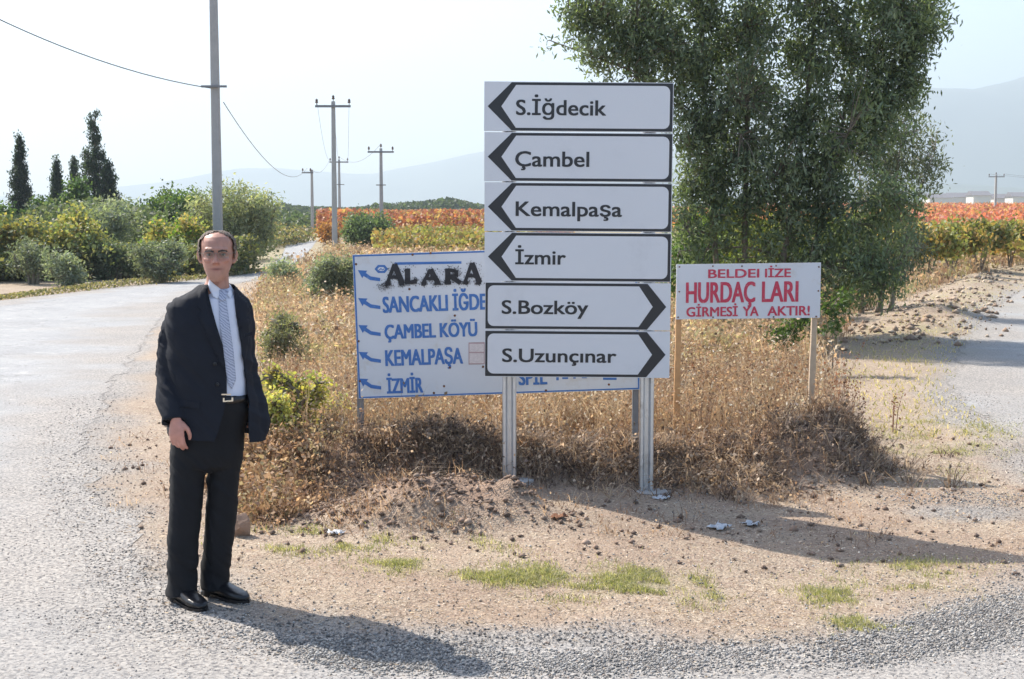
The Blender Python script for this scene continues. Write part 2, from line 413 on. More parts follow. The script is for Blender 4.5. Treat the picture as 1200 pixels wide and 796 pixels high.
# ------------------------------------------------------------------ scattered small stuff
rng = np.random.default_rng(7)
def rotleaf(C, A, B, L, W, cols, name):
    """rhombus leaves: centre C, long axis A, cross axis B"""
    n = len(C); V = np.stack([C - A * L[:, None] / 2, C + B * W[:, None] / 2, C + A * L[:, None] / 2, C - B * W[:, None] / 2], 1).reshape(-1, 3)
    return npmesh(name, V, np.arange(4 * n).reshape(n, 4), np.repeat(cols, 4, 0))
def unit(v): return v / (np.linalg.norm(v, axis=-1, keepdims=True) + 1e-9)
OCT = np.array([[1, 0, 0], [-1, 0, 0], [0, 1, 0], [0, -1, 0], [0, 0, 1], [0, 0, -1]], float)
OF = np.array([[0, 2, 4], [2, 1, 4], [1, 3, 4], [3, 0, 4], [2, 0, 5], [1, 2, 5], [3, 1, 5], [0, 3, 5]])
def stones(name, P, size, cols, seed=0):
    r = np.random.default_rng(seed); n = len(P)
    sc = size[:, None] * (.6 + .8 * r.random((n, 3))); sc[:, 2] *= .7
    a = r.random(n) * 6.28; c, s = np.cos(a), np.sin(a)
    V = OCT[None] * sc[:, None, :] * (.8 + .4 * r.random((n, 6, 1)))
    x = V[..., 0] * c[:, None] - V[..., 1] * s[:, None]; y = V[..., 0] * s[:, None] + V[..., 1] * c[:, None]
    V = np.stack([x, y, V[..., 2]], -1) + P[:, None, :]
    Fc = (np.arange(n)[:, None, None] * 6 + OF[None]).reshape(-1, 3)
    return npmesh(name, V.reshape(-1, 3), Fc, np.repeat(cols, 6, 0))
def pick(n, x0, x1, y0, y1, f, ypow=1.5):
    out = []
    tot = 0
    while tot < n:
        m = n * 3; u = rng.random(m); y = (y0 ** (1 - ypow) + u * (y1 ** (1 - ypow) - y0 ** (1 - ypow))) ** (1 / (1 - ypow))
        x = x0 + rng.random(m) * (x1 - x0); ok = (np.abs(x) < y * .42 + .3)
        x, y = x[ok], y[ok]; k = rng.random(len(x)) < f(x, y); out.append(np.stack([x[k], y[k]], 1)); tot += k.sum()
    return np.concatenate(out)[:n]
def palette(n, cols, var=.25):
    c = np.array(cols)[rng.integers(0, len(cols), n)]; return np.clip(c * (1 + var * (rng.random((n, 1)) * 2 - 1)), 0, 1)
M['stone'] = leafmat('gravel_stone', 0.0, .85)
# gravel
P = pick(52000, -7, 6, 4.6, 14, lambda x, y: np.clip(masks(x, y)[0] * (.35 + .65 * sstep(.9, .1, sdf(x, y, ROADL)) + .3 * sstep(.45, .6, fbm(x, y, .8, 3, 15))), .16, 1), 2.6)
z = np.maximum(H(P[:, 0], P[:, 1]), -.002) + .004
sz = .0028 + .006 * rng.random(len(P)) ** 3.5
gm = stones('gravel', np.column_stack([P, z]), sz, palette(len(P), [(.28, .265, .25), (.19, .18, .175), (.36, .33, .30), (.11, .11, .11), (.44, .42, .39), (.30, .24, .20)]), 1)
tag(link('gravel', gm, M['stone']), 'loose grey gravel scattered over the roadside and the junction', 'gravel', kind='stuff')
# coarse dark chippings along the edge of the junction
dp = [gp(*p) for p in [(280, 740), (500, 752), (650, 765), (950, 752), (1200, 690), (1250, 760), (1000, 785), (600, 796), (400, 790)]]
P = pick(14000, -3, 5, 4.8, 8, lambda x, y: sstep(-.1, .12, sdf(x, y, dp)) * fbm(x, y, .3, 3, 3) * 1.2, 1.5)
P2 = pick(900, 2, 5, 8, 10.5, lambda x, y: np.exp(-(((x - gp(1135, 585)[0]) / .5) ** 2 + ((y - gp(1135, 585)[1]) / .25) ** 2)), 1.5)
P = np.concatenate([P, P2]); z = np.maximum(H(P[:, 0], P[:, 1]), -.004) + .006
gm = stones('chippings', np.column_stack([P, z]), .003 + .0065 * rng.random(len(P)) ** 2.5, palette(len(P), [(.12, .115, .11), (.18, .175, .17), (.26, .25, .24), (.36, .34, .31)]), 2)
tag(link('dark_chippings', gm, M['stone']), 'dark grey stone chippings along the near edge of the junction', 'gravel', kind='stuff')
# soil clods
def clodf(x, y):
    m = np.exp(-(((x - MOUND[0]) / MOUND[2]) ** 2 + ((y - MOUND[1]) / MOUND[3]) ** 2)); wd = sdf(x, y, WEED)
    return np.clip(berm_profile(x, y) * 5 + m * .75 + .35 * sstep(-.5, .1, wd) * sstep(11, 9.5, y) + .02, 0, 1) * sstep(.1, -.3, sdf(x, y, ROADL))
P = pick(24000, -3.2, 4, 7, 12, clodf, 1.5); z = H(P[:, 0], P[:, 1]) + .008
sz = .003 + .026 * rng.random(len(P)) ** 7
gm = stones('clods', np.column_stack([P, z]), sz, palette(len(P), [(.22, .15, .11), (.28, .19, .14), (.15, .105, .08), (.34, .25, .19)]), 3)
tag(link('soil_clods', gm, M['stone']), 'crumbled brown soil clods on the ploughed ridge below the signs', 'soil', kind='stuff')
def cf2(x, y):
    cx = 6.6 + (y - 22) * 0.40
    return np.exp(-((x - cx) / .9) ** 2) * sstep(18, 22, y)
P = pick(1500, 4, 24, 18, 55, cf2, 1.5); z = H(P[:, 0], P[:, 1]) + .02
gm = stones('clods', np.column_stack([P, z]), .012 + .07 * rng.random(len(P)) ** 4, palette(len(P), [(.30, .21, .15), (.36, .27, .2), (.22, .16, .12), (.46, .37, .28)]), 4)
tag(link('ridge_clods', gm, M['stone']), 'reddish soil clods turned up beside the right hand track', 'soil', kind='stuff')

# blades and stems ------------------------------------------------------------
def stems(P, z, h, w, lean, cols, name, bend=.35):
    """curved 2-segment blades (5 verts, 3 tris)"""
    n = len(P); a = rng.random(n) * 6.283; d = np.stack([np.cos(a), np.sin(a), 0 * a], 1); l = (lean * rng.random(n))[:, None]
    base = np.column_stack([P, z]); sd = np.stack([-np.sin(a + 1), np.cos(a + 1), 0 * a], 1) * (w[:, None] / 2)
    up = np.array([0, 0, 1.0]); hh = h[:, None]
    mid = base + up * hh * .55 + d * hh * l * .4; tip = base + up * hh * (1 - bend * l * .6) + d * hh * l * (1 + bend)
    V = np.stack([base - sd, base + sd, mid - sd * .8, mid + sd * .8, tip], 1).reshape(-1, 3)
    k = np.arange(n)[:, None, None] * 5; Fc = (k + np.array([[0, 1, 3], [0, 3, 2], [2, 3, 4]])[None]).reshape(-1, 3)
    return V, Fc, np.repeat(cols, 5, 0), tip, mid
STRAW = [(.47, .35, .235), (.54, .43, .31), (.39, .27, .175), (.26, .17, .115), (.60, .52, .41), (.43, .31, .21), (.34, .28, .19)]
BROWN = [(.32, .21, .14), (.24, .155, .105), (.40, .28, .19)]
def weedpatch(name, label, plants, nst, hmin, hmax, w, nbits, bit, cols, lean=.6, spread=.08, seed=0):
    n = len(plants); r = rng
    P = np.repeat(plants, nst, 0) + (r.random((n * nst, 2)) - .5) * 2 * spread
    z = H(P[:, 0], P[:, 1]) - .01
    hp = hmin + (hmax - hmin) * r.random(n) ** 1.3; hs = np.repeat(hp, nst) * (.5 + .6 * r.random(n * nst))
    pc = palette(n, cols, .25); cs = np.clip(np.repeat(pc, nst, 0) * (.75 + .5 * r.random((n * nst, 1))), 0, 1)
    V, Fc, C, tip, mid = stems(P, z, hs, np.full(n * nst, w), lean, cs, name)
    # bits (dry leaves, seed heads) strung on the stems
    if nbits:
        idx = r.integers(0, n * nst, n * nbits); t = .25 + .8 * r.random((len(idx), 1)) ** .8
        base = np.column_stack([P, z])[idx]
        c = np.where(t < .55, base + (mid[idx] - base) * t / .55, mid[idx] + (tip[idx] - mid[idx]) * (t - .55) / .45) + r.normal(0, bit * .8, (len(idx), 3))
        A = unit(r.normal(0, 1, (len(idx), 3))); B = unit(np.cross(A, r.normal(0, 1, (len(idx), 3))))
        L = bit * (.6 + 1.2 * r.random(len(idx))); Wd = L * (.35 + .4 * r.random(len(idx)))
        bv = np.stack([c - A * L[:, None] / 2, c + B * Wd[:, None] / 2, c + A * L[:, None] / 2, c - B * Wd[:, None] / 2], 1).reshape(-1, 3)
        k = np.arange(len(idx))[:, None, None] * 4 + len(V)
        bf = (k + np.array([[0, 1, 2], [0, 2, 3]])[None]).reshape(-1, 3)
        bc = np.clip(cs[idx] * (.6 + .9 * r.random((len(idx), 1))), 0, .8)
        V = np.concatenate([V, bv]); Fc = np.concatenate([Fc, bf]); C = np.concatenate([C, np.repeat(bc, 4, 0)])
    return tag(link(name, npmesh(name, V, Fc, C), M['dry']), label, 'weeds', kind='stuff')
def wf(lo, hi, dens=1.0, s=1.2, seed=31):
    def f(x, y):
        wd = sdf(x, y, WEED); n = fbm(x, y, s, 3, seed)
        yb = ycf(x) + .05
        return sstep(-.05, .35, wd) * np.where((y > lo) & (y < hi), 1, 0) * np.clip(.35 + 1.2 * (n - .3), .1, 1) * dens * sstep(.1, .55, y - yb + .1)
    return f
plants = pick(3600, -3.6, 5.2, 8.6, 15, wf(8, 15), 1.6)
weedpatch('dry_weeds', 'tall straw coloured dry weeds standing behind and between the signs', plants, 11, .22, .62, .0055, 34, .022, STRAW + BROWN[:1], .55, .09)
plants = np.column_stack([rng.uniform(-1.9, 3.3, 60), rng.uniform(10.9, 13.5, 60)])
weedpatch('brown_seed_stalks', 'reddish brown dock stalks standing among the straw coloured weeds', plants, 3, .45, .8, .007, 60, .02, [(.20, .10, .06), (.26, .13, .08), (.16, .09, .06)], .25, .03)
plants = pick(3600, -8, 14, 15, 34, wf(15, 34), 1.5)
weedpatch('distant_dry_weeds', 'dry tan weeds filling the verge between the two roads', plants, 10, .25, .62, .012, 26, .045, STRAW + [(.36, .33, .17), (.40, .38, .22)], .6, .2)
plants = pick(2600, -14, 32, 34, 75, wf(34, 80), 1.3)
weedpatch('far_dry_weeds', 'pale dry weeds at the far end of the verge', plants, 10, .3, .7, .03, 16, .1, STRAW + [(.36, .33, .17)], .6, .4)
# low trampled litter and dark roots on the ridge
plants = pick(2100, -3.1, 3.6, 7.6, 11.2, lambda x, y: clodf(x, y) * sstep(.3, .62, fbm(x, y, .4, 3, 71)) * np.where(np.hypot((x - MOUND[0]) / .5, (y - MOUND[1]) / .33) < 1, .8, 1), 1.4)
weedpatch('ridge_straw', 'dark dead stems and roots tangled on the soil ridge', plants, 8, .03, .17, .0045, 8, .014, BROWN + [(.17, .12, .09), (.46, .35, .25), (.54, .43, .32)], 1.6, .08)
plants = pick(1500, -3.4, -1.0, 7.4, 10.5, lambda x, y: sstep(-.25, .15, sdf(x, y, WEED)) * sstep(-1.2, -1.7, x + .0 * y), 1.4)
weedpatch('leafy_debris', 'brown dead leafy weeds behind the standing man', plants, 7, .06, .30, .006, 34, .026, BROWN + [(.40, .28, .18), (.5, .38, .26), (.36, .31, .18)], .9, .1)
plants = np.concatenate([np.column_stack([rng.normal(2.15, .38, 230), 10.0 + rng.normal(0, .3, 230)]), np.column_stack([rng.normal(-.62, .28, 260), 9.3 + rng.normal(0, .2, 260)]), np.column_stack([rng.uniform(-.4, 1.9, 400), 9.35 + rng.normal(0, .2, 400)])])
weedpatch('uprooted_roots', 'dark uprooted weeds and roots heaped along the top of the soil ridge', plants, 9, .05, .24, .009, 12, .022, [(.15, .115, .09), (.22, .17, .13), (.12, .09, .075), (.34, .27, .21), (.42, .34, .26)], 1.9, .06)
# short grass on the verge
def blades(name, label, n, x0, x1, y0, y1, f, cols, h, w, yp=2.2):
    P = pick(n, x0, x1, y0, y1, f, yp); z = H(P[:, 0], P[:, 1]) - .003
    V, Fc, C, _, _ = stems(P, z, h * (.4 + rng.random(n)), np.full(n, w), 1.1, palette(n, cols, .3), name)
    return tag(link(name, npmesh(name, V, Fc, C), M['dry'] if 'dry' in name or 'straw' in name else M['leaf']), label, 'grass', kind='stuff')
blades('green_grass', 'low green grass growing in patches on the near verge', 17000, -3, 6, 5.2, 12, lambda x, y: greenmask(x, y) ** 1.1 * sstep(.3, .7, fbm(x, y, .14, 3, 5)) * (1 - .7 * masks(x, y)[0]), [(.22, .25, .10), (.30, .30, .14), (.38, .36, .20), (.48, .43, .29), (.52, .46, .34)], .030, .004)
blades('far_green_grass', 'yellowish green grass strip beside the right hand track', 3000, 3, 26, 11, 60, lambda x, y: np.clip(sstep(-3.2, -.3, sdf(x, y, ROADR)) * sstep(.1, -.2, sdf(x, y, ROADR)) * (.25 + fbm(x, y, 2, 3, 3)) * sstep(.1, -.3, sdf(x, y, WEED)), 0, 1), [(.28, .27, .12), (.40, .34, .2), (.48, .39, .25), (.5, .4, .28)], .045, .012)
def straw(n, x0, x1, y0, y1, f):
    P = pick(n, x0, x1, y0, y1, f, 2.2); z = H(P[:, 0], P[:, 1]) + .006
    a = rng.random(n) * 6.28; A = np.stack([np.cos(a), np.sin(a), .25 * rng.normal(0, 1, n)], 1); B = unit(np.cross(A, np.array([0, 0, 1.0]) + .6 * rng.normal(0, 1, (n, 3))))
    return rotleaf(np.column_stack([P, z]), unit(A), B, .008 + .045 * rng.random(n) ** 3, .002 + .004 * rng.random(n), palette(n, [(.40, .33, .26), (.52, .46, .38), (.30, .24, .19), (.22, .17, .13), (.60, .54, .46)], .3), 'straw')
tag(link('straw_litter', straw(62000, -4, 6, 5.2, 13, lambda x, y: np.clip(1 - .85 * masks(x, y)[0], 0.03, 1) * (.3 + fbm(x, y, .4, 3, 61))), M['dry']), 'scattered dead straw and leaf litter on the earth verge', 'litter', kind='stuff')

# ------------------------------------------------------------------ trees and bushes
def leafcloud(name, C, L, W, cols, droop=.0, mat='leaf'):
    n = len(C); A = rng.normal(0, 1, (n, 3)); A[:, 2] -= droop * 2.5; A = unit(A); B = unit(np.cross(A, rng.normal(0, 1, (n, 3))))
    ls = L * (.6 + .8 * rng.random(n)); return rotleaf(C, A, B, ls, ls * W, cols, name)
def blobsample(blobs, n, shell=.35):
    """points inside ellipsoids, denser near their skin; blobs = (cx,cy,cz,rx,ry,rz,weight)"""
    b = np.array(blobs, float); wt = b[:, 3] * b[:, 5] * b[:, 6]; k = rng.choice(len(b), n, p=wt / wt.sum())
    d = unit(rng.normal(0, 1, (n, 3))); r = rng.random(n)[:, None] ** shell
    return b[k, :3] + d * r * b[k, 3:6], k
def plant(name, label, cat, base, stem_tops, blobs, nclump, nleaf, leafL, leafW, cols, csig, r0=.08, droop=0., group=None, bark='bark', limbs=8, twigr=.006, shell=.45, var=.35, z0=None):
    """trunk(s) + limbs + twigs to every clump, leaves round the twig ends. coordinates are local to base"""
    bx, by = base; bz = Hs(bx, by) - .03 if z0 is None else z0
    root = empty(name, (bx, by, bz), label, cat, group)
    tips, kk = blobsample(blobs, nclump, shell)
    ac = Acc(); nodes = []
    for (sx, sy, tx, ty, tz) in stem_tops:
        p0 = Vector((sx, sy, -.1)); p1 = Vector((tx, ty, tz)); pts = []; m = 8
        j = Vector((rng.normal(0, .04), rng.normal(0, .04), 0)) * tz * .3
        for i in range(m + 1):
            t = i / m; pts.append(p0.lerp(p1, t) + j * math.sin(t * 3.14 * 1.5))
        rad = [r0 * (1.15 - .95 * (i / m)) for i in range(m + 1)]
        ac.tube(pts, rad, 8, round_ends=False)
        nodes += [(p, rad[i] * .6) for i, p in enumerate(pts) if i >= 2]
    tr = ac.obj('trunk', M[bark], root, True)
    br = Acc(); lim = []
    bl = sorted(range(len(blobs)), key=lambda i: -blobs[i][3] * blobs[i][6])
    for i in range(limbs):
        b = blobs[bl[i % len(bl)]]; e = Vector(b[:3]) + Vector((rng.normal(0, .3) * b[3], rng.normal(0, .3) * b[4], rng.normal(0.1, .3) * b[5]))
        cand = [q for q in nodes if q[0].z < e.z - .05] or nodes
        s, r = min(cand, key=lambda q: (q[0] - e).length * (1 + .0 * q[0].z) + abs((e.z - q[0].z) - .8 * (e - q[0]).xy.length) * .6)
        mid = s.lerp(e, .5) + Vector((0, 0, .08 * (e - s).length)); pts = [s, s.lerp(mid, .5) + Vector((rng.normal(0, .03), rng.normal(0, .03), 0)), mid, mid.lerp(e, .55), e]
        rr = [max(r * (1 - .8 * q / 4), twigr * 1.2) for q in range(5)]
        br.tube(pts, rr, 6, round_ends=False)
        for q in range(1, 5): lim.append((pts[q], rr[q]))
        for q in range(4):
            for u_ in (.2, .4, .6, .8): lim.append((pts[q].lerp(pts[q + 1], u_), rr[q]))
    allp = np.array([list(p[0]) for p in lim + nodes])
    tv = []; tf = []; 
    dd = ((tips[:, None, :] - allp[None]) ** 2).sum(-1); nn = dd.argmin(1)
    s = allp[nn]; mid = (s + tips) / 2; mid[:, 2] += .12 * np.sqrt(dd[np.arange(len(tips)), nn]) * (1 - droop)
    for i in range(len(tips)):
        br.tube([s[i], mid[i], tips[i]], [twigr * 1.3, twigr, twigr * .5], 3, round_ends=False)
    br.obj('branches', M[bark], root, False)
    per = max(1, nleaf // nclump); idx = np.repeat(np.arange(nclump), per)
    off = rng.normal(0, 1, (len(idx), 3)) * csig; t = rng.random((len(idx), 1)) ** .5
    C = tips[idx] * t + mid[idx] * (1 - t) + off; 
    if droop: C[:, 2] -= np.abs(rng.normal(0, 1, len(idx))) * csig * droop * 1.6
    cc = np.array(cols); ck = rng.integers(0, len(cc), nclump)
    col = cc[ck][idx] * (1 - var / 2 + var * rng.random((nclump, 1)))[idx] * (.75 + .5 * rng.random((len(idx), 1)))
    C[:, 2] = np.maximum(C[:, 2], .02)
    link('crown', leafcloud('crown', C, leafL, leafW, np.clip(col, 0, 1), droop), M['leaf'], root)
    return root
def pxblobs(base, depth, lst):
    """blobs listed as picture directions at a distance -> metres local to base"""
    out = []; k = depth / F
    for (px, py, rx, ry, w) in lst:
        p = at(px, py, depth); out.append((p.x - base[0], rng.normal(0, .12) * rx * k, p.z, rx * k, min(rx, ry * 1.2) * k * .9 + .02, ry * k, w))
    return out
GUM = [(.12, .16, .10), (.155, .20, .135), (.09, .12, .085), (.20, .24, .17), (.17, .21, .11)]
base = (at(868, 400, 20.5).x, 20.5)
bb = pxblobs(base, 20.5, [(880, 60, 110, 90, 1.3), (790, 50, 80, 75, 1.0), (710, 28, 50, 45, .75), (735, 75, 40, 40, .5), (1000, 50, 90, 90, 1.0), (1050, 10, 60, 60, .7), (930, -60, 170, 90, 1.0), (760, -40, 90, 60, .7),
     (980, 150, 75, 70, .9), (880, 170, 90, 80, 1.1), (815, 150, 45, 80, .9), (830, 250, 45, 60, .8), (905, 255, 60, 50, .75), (970, 235, 60, 50, .9), (645, 52, 20, 14, .35), (690, 60, 25, 18, .3),
     (855, 300, 20, 30, .2), (930, 310, 26, 30, .3), (1000, 262, 45, 45, .5), (800, 235, 20, 60, .5)])
st = [(-.25, 0, -.8, .1, 6.4), (.05, .1, .1, .2, 7.4), (.35, -.1, 1.3, 0, 6.6), (.7, .2, 1.9, .2, 4.8)]
bb += pxblobs(base, 20.5, [(1068, 60, 30, 55, .8), (1085, 5, 30, 40, .8), (825, 310, 26, 30, .35), (880, 320, 26, 26, .3), (955, 300, 40, 45, .8), (1010, 300, 55, 45, .9), (1050, 240, 45, 45, .8), (940, 200, 60, 60, .9), (860, 220, 50, 60, .9), (1030, 110, 55, 60, .8), (800, 290, 18, 40, .6), (985, 340, 40, 25, .7), (1040, 330, 35, 20, .6), (1060, 90, 28, 40, .6), (740, 20, 60, 50, .9), (690, 15, 40, 35, .8)])
plant('eucalyptus_tree', 'large dark green eucalyptus tree with hanging narrow leaves behind the signs', 'tree', base, st, bb, 2500, 92000, .095, .32, GUM, .10, .05, .35, bark='bark', limbs=40, twigr=.007)
base = (at(1030, 380, 25).x, 25.0)
bb = pxblobs(base, 25, [(1062, 180, 48, 45, 1), (1040, 130, 40, 30, .7), (1010, 170, 45, 55, .8), (1085, 205, 32, 26, .7), (1035, 235, 50, 35, .9), (1000, 290, 42, 38, 1), (1055, 290, 38, 34, 1), (1030, 325, 45, 22, .8), (985, 330, 35, 28, .8)])
plant('eucalyptus_sapling', 'slender grey green eucalyptus sapling at the right edge of the large tree', 'tree', base, [(0, 0, .3, 0, 3.2), (-.3, .1, -.4, 0, 2.6), (.2, 0, .7, .1, 2.4)], bb, 640, 17000, .085, .30, [(.18, .21, .16), (.22, .25, .19), (.14, .17, .12)], .12, .05, .4, bark='barkpale', limbs=14)
YG = [(.20, .24, .045), (.14, .19, .045), (.27, .26, .05), (.10, .15, .04)]
for i, (px, py, d, rx, ry, lab) in enumerate([(812, 300, 23.5, 26, 62, 'bright green leafy shrub between the tall sign and the red lettered board'),
        (905, 300, 24, 50, 48, 'yellow green vine like shrub under the large tree behind the red lettered board'),
        (990, 285, 27, 46, 44, 'yellow green shrub under the right side of the large tree'),
        (848, 275, 30, 50, 46, 'yellowish shrub seen through the trunks of the large tree')]):
    base = (at(px, 330, d).x, d); bb = pxblobs(base, d, [(px, py, rx, ry, 1), (px + rx * .5, py + ry * .4, rx * .7, ry * .5, .7), (px - rx * .5, py + ry * .3, rx * .6, ry * .6, .7)])
    plant('shrub', lab, 'shrub', base, [(0, 0, 0, 0, bb[0][2]), (.1, 0, .3, .1, bb[0][2] * .8)], bb, 170, 5600, .085, .6, YG if i else [(.09, .16, .05), (.13, .2, .05)], .12, .02, limbs=6, group='shrubs under the large tree')
# leafy sprig hanging beside the board
base = (at(985, 440, 15.5).x, 15.5); bb = pxblobs(base, 15.5, [(990, 355, 16, 10, 1), (972, 385, 16, 12, 1), (965, 360, 12, 18, 1), (918, 390, 20, 14, .9), (940, 375, 14, 10, .8)])
plant('leafy_sapling', 'small dark leafy sapling beside the right post of the red lettered board', 'plant', base, [(-.1, 0, -.1, 0, .75), (-.5, 0, -.6, 0, .6)], bb, 60, 1100, .06, .5, [(.05, .085, .03), (.08, .12, .04)], .05, .012, limbs=5, twigr=.004)

OLIVE = [(.21, .25, .20), (.26, .30, .25), (.16, .20, .16), (.31, .33, .27), (.24, .27, .18)]
YEL = [(.28, .27, .10), (.22, .24, .10), (.34, .30, .11), (.16, .20, .10), (.37, .28, .11)]
DG = [(.07, .12, .045), (.10, .16, .05), (.05, .09, .04)]
def roundtree(name, label, cat, px, pybase, pytop, hw, d, cols, nclump=260, nleaf=6000, L=.13, W=.45, group=None, sq=1.0):
    dome = hw > 60 or (hw == 36 and d == 74)
    bx = at(px, 300, d).x; k = d / F; top = at(px, pytop, d).z; z0 = Hs(bx, d); hgt = top - z0; r = hw * k
    bl = [(0, 0, hgt * .58, r * .58, r * .6, hgt * .32, 1.0)]
    for j in range(14):
        a = rng.random() * 6.28; q = r * (.35 + .6 * rng.random()); rr = r * (.14 + .30 * rng.random())
        bl.append((math.cos(a) * q, math.sin(a) * q, hgt * (.22 + .66 * rng.random()), rr, rr, min(rr, hgt * .25) * 1.05, .8))
    if dome:
        bl = [(0, 0, hgt * .56, r * .85, r * .8, hgt * .40, 1.3), (0, 0, hgt * .3, r * .8, r * .8, hgt * .25, 1.0)] + [(math.cos(k_ * 2.4) * r * .55, math.sin(k_ * 2.4) * r * .5, hgt * (.35 + .045 * k_), r * .36, r * .36, hgt * .2, .8) for k_ in range(9)]
    return plant(name, label, cat, (bx, d), [(0, 0, .05, 0, hgt * .7), (.1, 0, r * .3, .1, hgt * .55), (-.1, 0, -r * .35, .1, hgt * .55)], bl, nclump, nleaf, L, W, cols, L * 1.15, .03 + .02 * hgt, limbs=9, group=group, shell=.5, twigr=.012)
GT = 'trees and bushes along the left side of the road'
for a in [
    ('olive_tree', 'large silvery olive tree right behind the concrete pole above the man', 'tree', 272, 322, 206, 64, 48, [(.26, .29, .20), (.32, .34, .24), (.20, .24, .17), (.36, .36, .24)], 520, 19000, .14, .32, GT),
    ('olive_tree', 'grey green olive tree in front of the tallest cypress', 'tree', 128, 322, 232, 42, 44, OLIVE, 330, 8500, .14, .3, GT),
    ('olive_bush', 'rounded grey olive bush at the road edge just left of the man', 'bush', 186, 330, 276, 32, 38, OLIVE, 260, 6000, .10, .35, GT),
    ('olive_bush', 'small grey bush at the left between two yellow trees', 'bush', 38, 332, 278, 22, 37, OLIVE, 160, 3600, .10, .35, GT),
    ('olive_bush', 'low grey bush below the broad yellow tree', 'bush', 78, 334, 294, 26, 36, OLIVE, 150, 3400, .10, .35, GT),
    ('olive_bush', 'dark grey green bush right of the broad yellow tree', 'bush', 135, 328, 280, 26, 40, [(.10, .13, .09), (.14, .17, .12)], 180, 4200, .11, .35, GT),
    ('yellow_tree', 'broad yellow leaved tree in the middle of the left hedge', 'tree', 95, 332, 250, 48, 40, YEL, 300, 7500, .12, .6, GT),
    ('yellow_tree', 'yellow leaved tree cut by the left edge of the picture', 'tree', 10, 332, 252, 36, 39, YEL, 240, 5600, .12, .6, GT),
    ('yellow_tree', 'yellow green tree right behind the grey bush beside the man', 'tree', 205, 320, 262, 40, 46, YEL + [(.16, .24, .05), (.16, .24, .05)], 240, 5600, .13, .6, GT),
    ('green_tree', 'mid green tree left of the big olive tree on the skyline', 'tree', 205, 310, 220, 44, 66, DG + [(.16, .22, .07)], 280, 7000, .18, .5, GT),
    ('green_tree', 'fresh green tree in front of the cypresses', 'tree', 88, 310, 200, 24, 62, DG + [(.13, .2, .08)], 220, 4800, .17, .5, GT),
    ('green_tree', 'dark green tree crown between the two left cypresses', 'tree', 47, 310, 226, 24, 64, DG, 160, 3600, .17, .5, GT),
    ('green_tree', 'dark green tree at the far left behind the first cypress', 'tree', 4, 310, 232, 22, 64, DG, 160, 3600, .17, .5, GT),
    ('green_tree', 'dark tree on the skyline right of the tallest cypress', 'tree', 150, 310, 238, 26, 68, DG, 160, 3600, .17, .5, GT),
    ('olive_bush', 'small olive bush at the bend of the road beside the man', 'bush', 331, 338, 300, 16, 33, OLIVE, 120, 2600, .09, .35, GT),
    ('olive_bush', 'dense olive bush at the upper left corner of the blue lettered board', 'bush', 386, 362, 292, 33, 26.5, OLIVE, 330, 9000, .075, .3),
    ('green_tree', 'round green tree behind the top left of the blue lettered board', 'tree', 430, 298, 246, 36, 74, [(.16, .22, .12), (.20, .27, .14), (.12, .17, .10)], 320, 9000, .17, .5),
    ('orange_tree', 'small orange leaved tree left of the round green tree', 'tree', 384, 292, 262, 13, 84, [(.45, .20, .08), (.5, .26, .10)], 90, 2000, .18, .5),
    ('yellow_bush', 'yellow green bush above the middle of the blue lettered board', 'bush', 512, 300, 270, 34, 70, [(.26, .27, .08), (.2, .22, .09)], 150, 3400, .17, .5),
    ('yellow_bush', 'yellow bush just left of the tall direction sign', 'bush', 562, 300, 274, 24, 68, YEL, 120, 2800, .17, .5),
    ('yellow_bush', 'small yellow bush at the foot of the thin pole', 'bush', 463, 300, 278, 16, 68, YEL, 100, 2000, .16, .5),
    ]: roundtree(*a)
roundtree('weed_bush', 'grey green weedy bush on the verge right of the man', 'bush', 322, 432, 358, 33, 15.5, [(.24, .24, .16), (.28, .27, .19), (.19, .20, .12)], 190, 5600, .04, .35)
# yellow green leafy plants beside the man
for (px, d, top, hw, lab) in [(338, 9.6, 418, 34, 'bright yellow green leafy plant right beside the man'), (388, 10.4, 448, 26, 'low yellow and green plant at the foot of the blue lettered board'), (318, 9.3, 445, 20, 'small yellow leaved plant touching the dark jacket of the man')]:
    roundtree('leafy_plant', lab, 'plant', px, 540, top, hw * 1.25, d, [(.52, .46, .14), (.40, .39, .13), (.58, .50, .22), (.28, .30, .11), (.36, .27, .14)], 130, 2400, .032, .7)
# cypresses
for (px, top, bot, hw, d, lab) in [(25, 158, 262, 12, 72, 'leftmost tall narrow cypress'), (68, 187, 268, 9, 74, 'shorter thin cypress second from the left'), (88, 186, 268, 7, 80, 'small cypress just left of the tallest one'),
        (113, 130, 262, 21, 72, 'tallest and widest cypress with a ragged top'), (128, 190, 262, 14, 71, 'low bushy cypress spur right of the tallest one')]:
    bx = at(px, 250, d).x; k = d / F; zt = at(px, top, d).z; zz = Hs(bx, d); h = zt - zz
    bl = []
    for j in range(14):
        t = j / 13; rr = hw * k * 1.5 * (1.0 if t < .2 else max(1 - (t - .2) / .82, .02) ** .8) * (.9 + .2 * rng.random())
        bl.append((rng.normal(0, .06) * hw * k, 0, h * (.12 + .86 * t), rr, rr, h * .06 + .1, 1.0))
    plant('cypress', lab, 'tree', (bx, d), [(0, 0, 0, 0, h * .9)], bl, 520, 14000, .16, .35, [(.035, .06, .045), (.05, .075, .05), (.028, .048, .036)], .09, .14, -.6, group='cypresses on the left', limbs=10, twigr=.02)
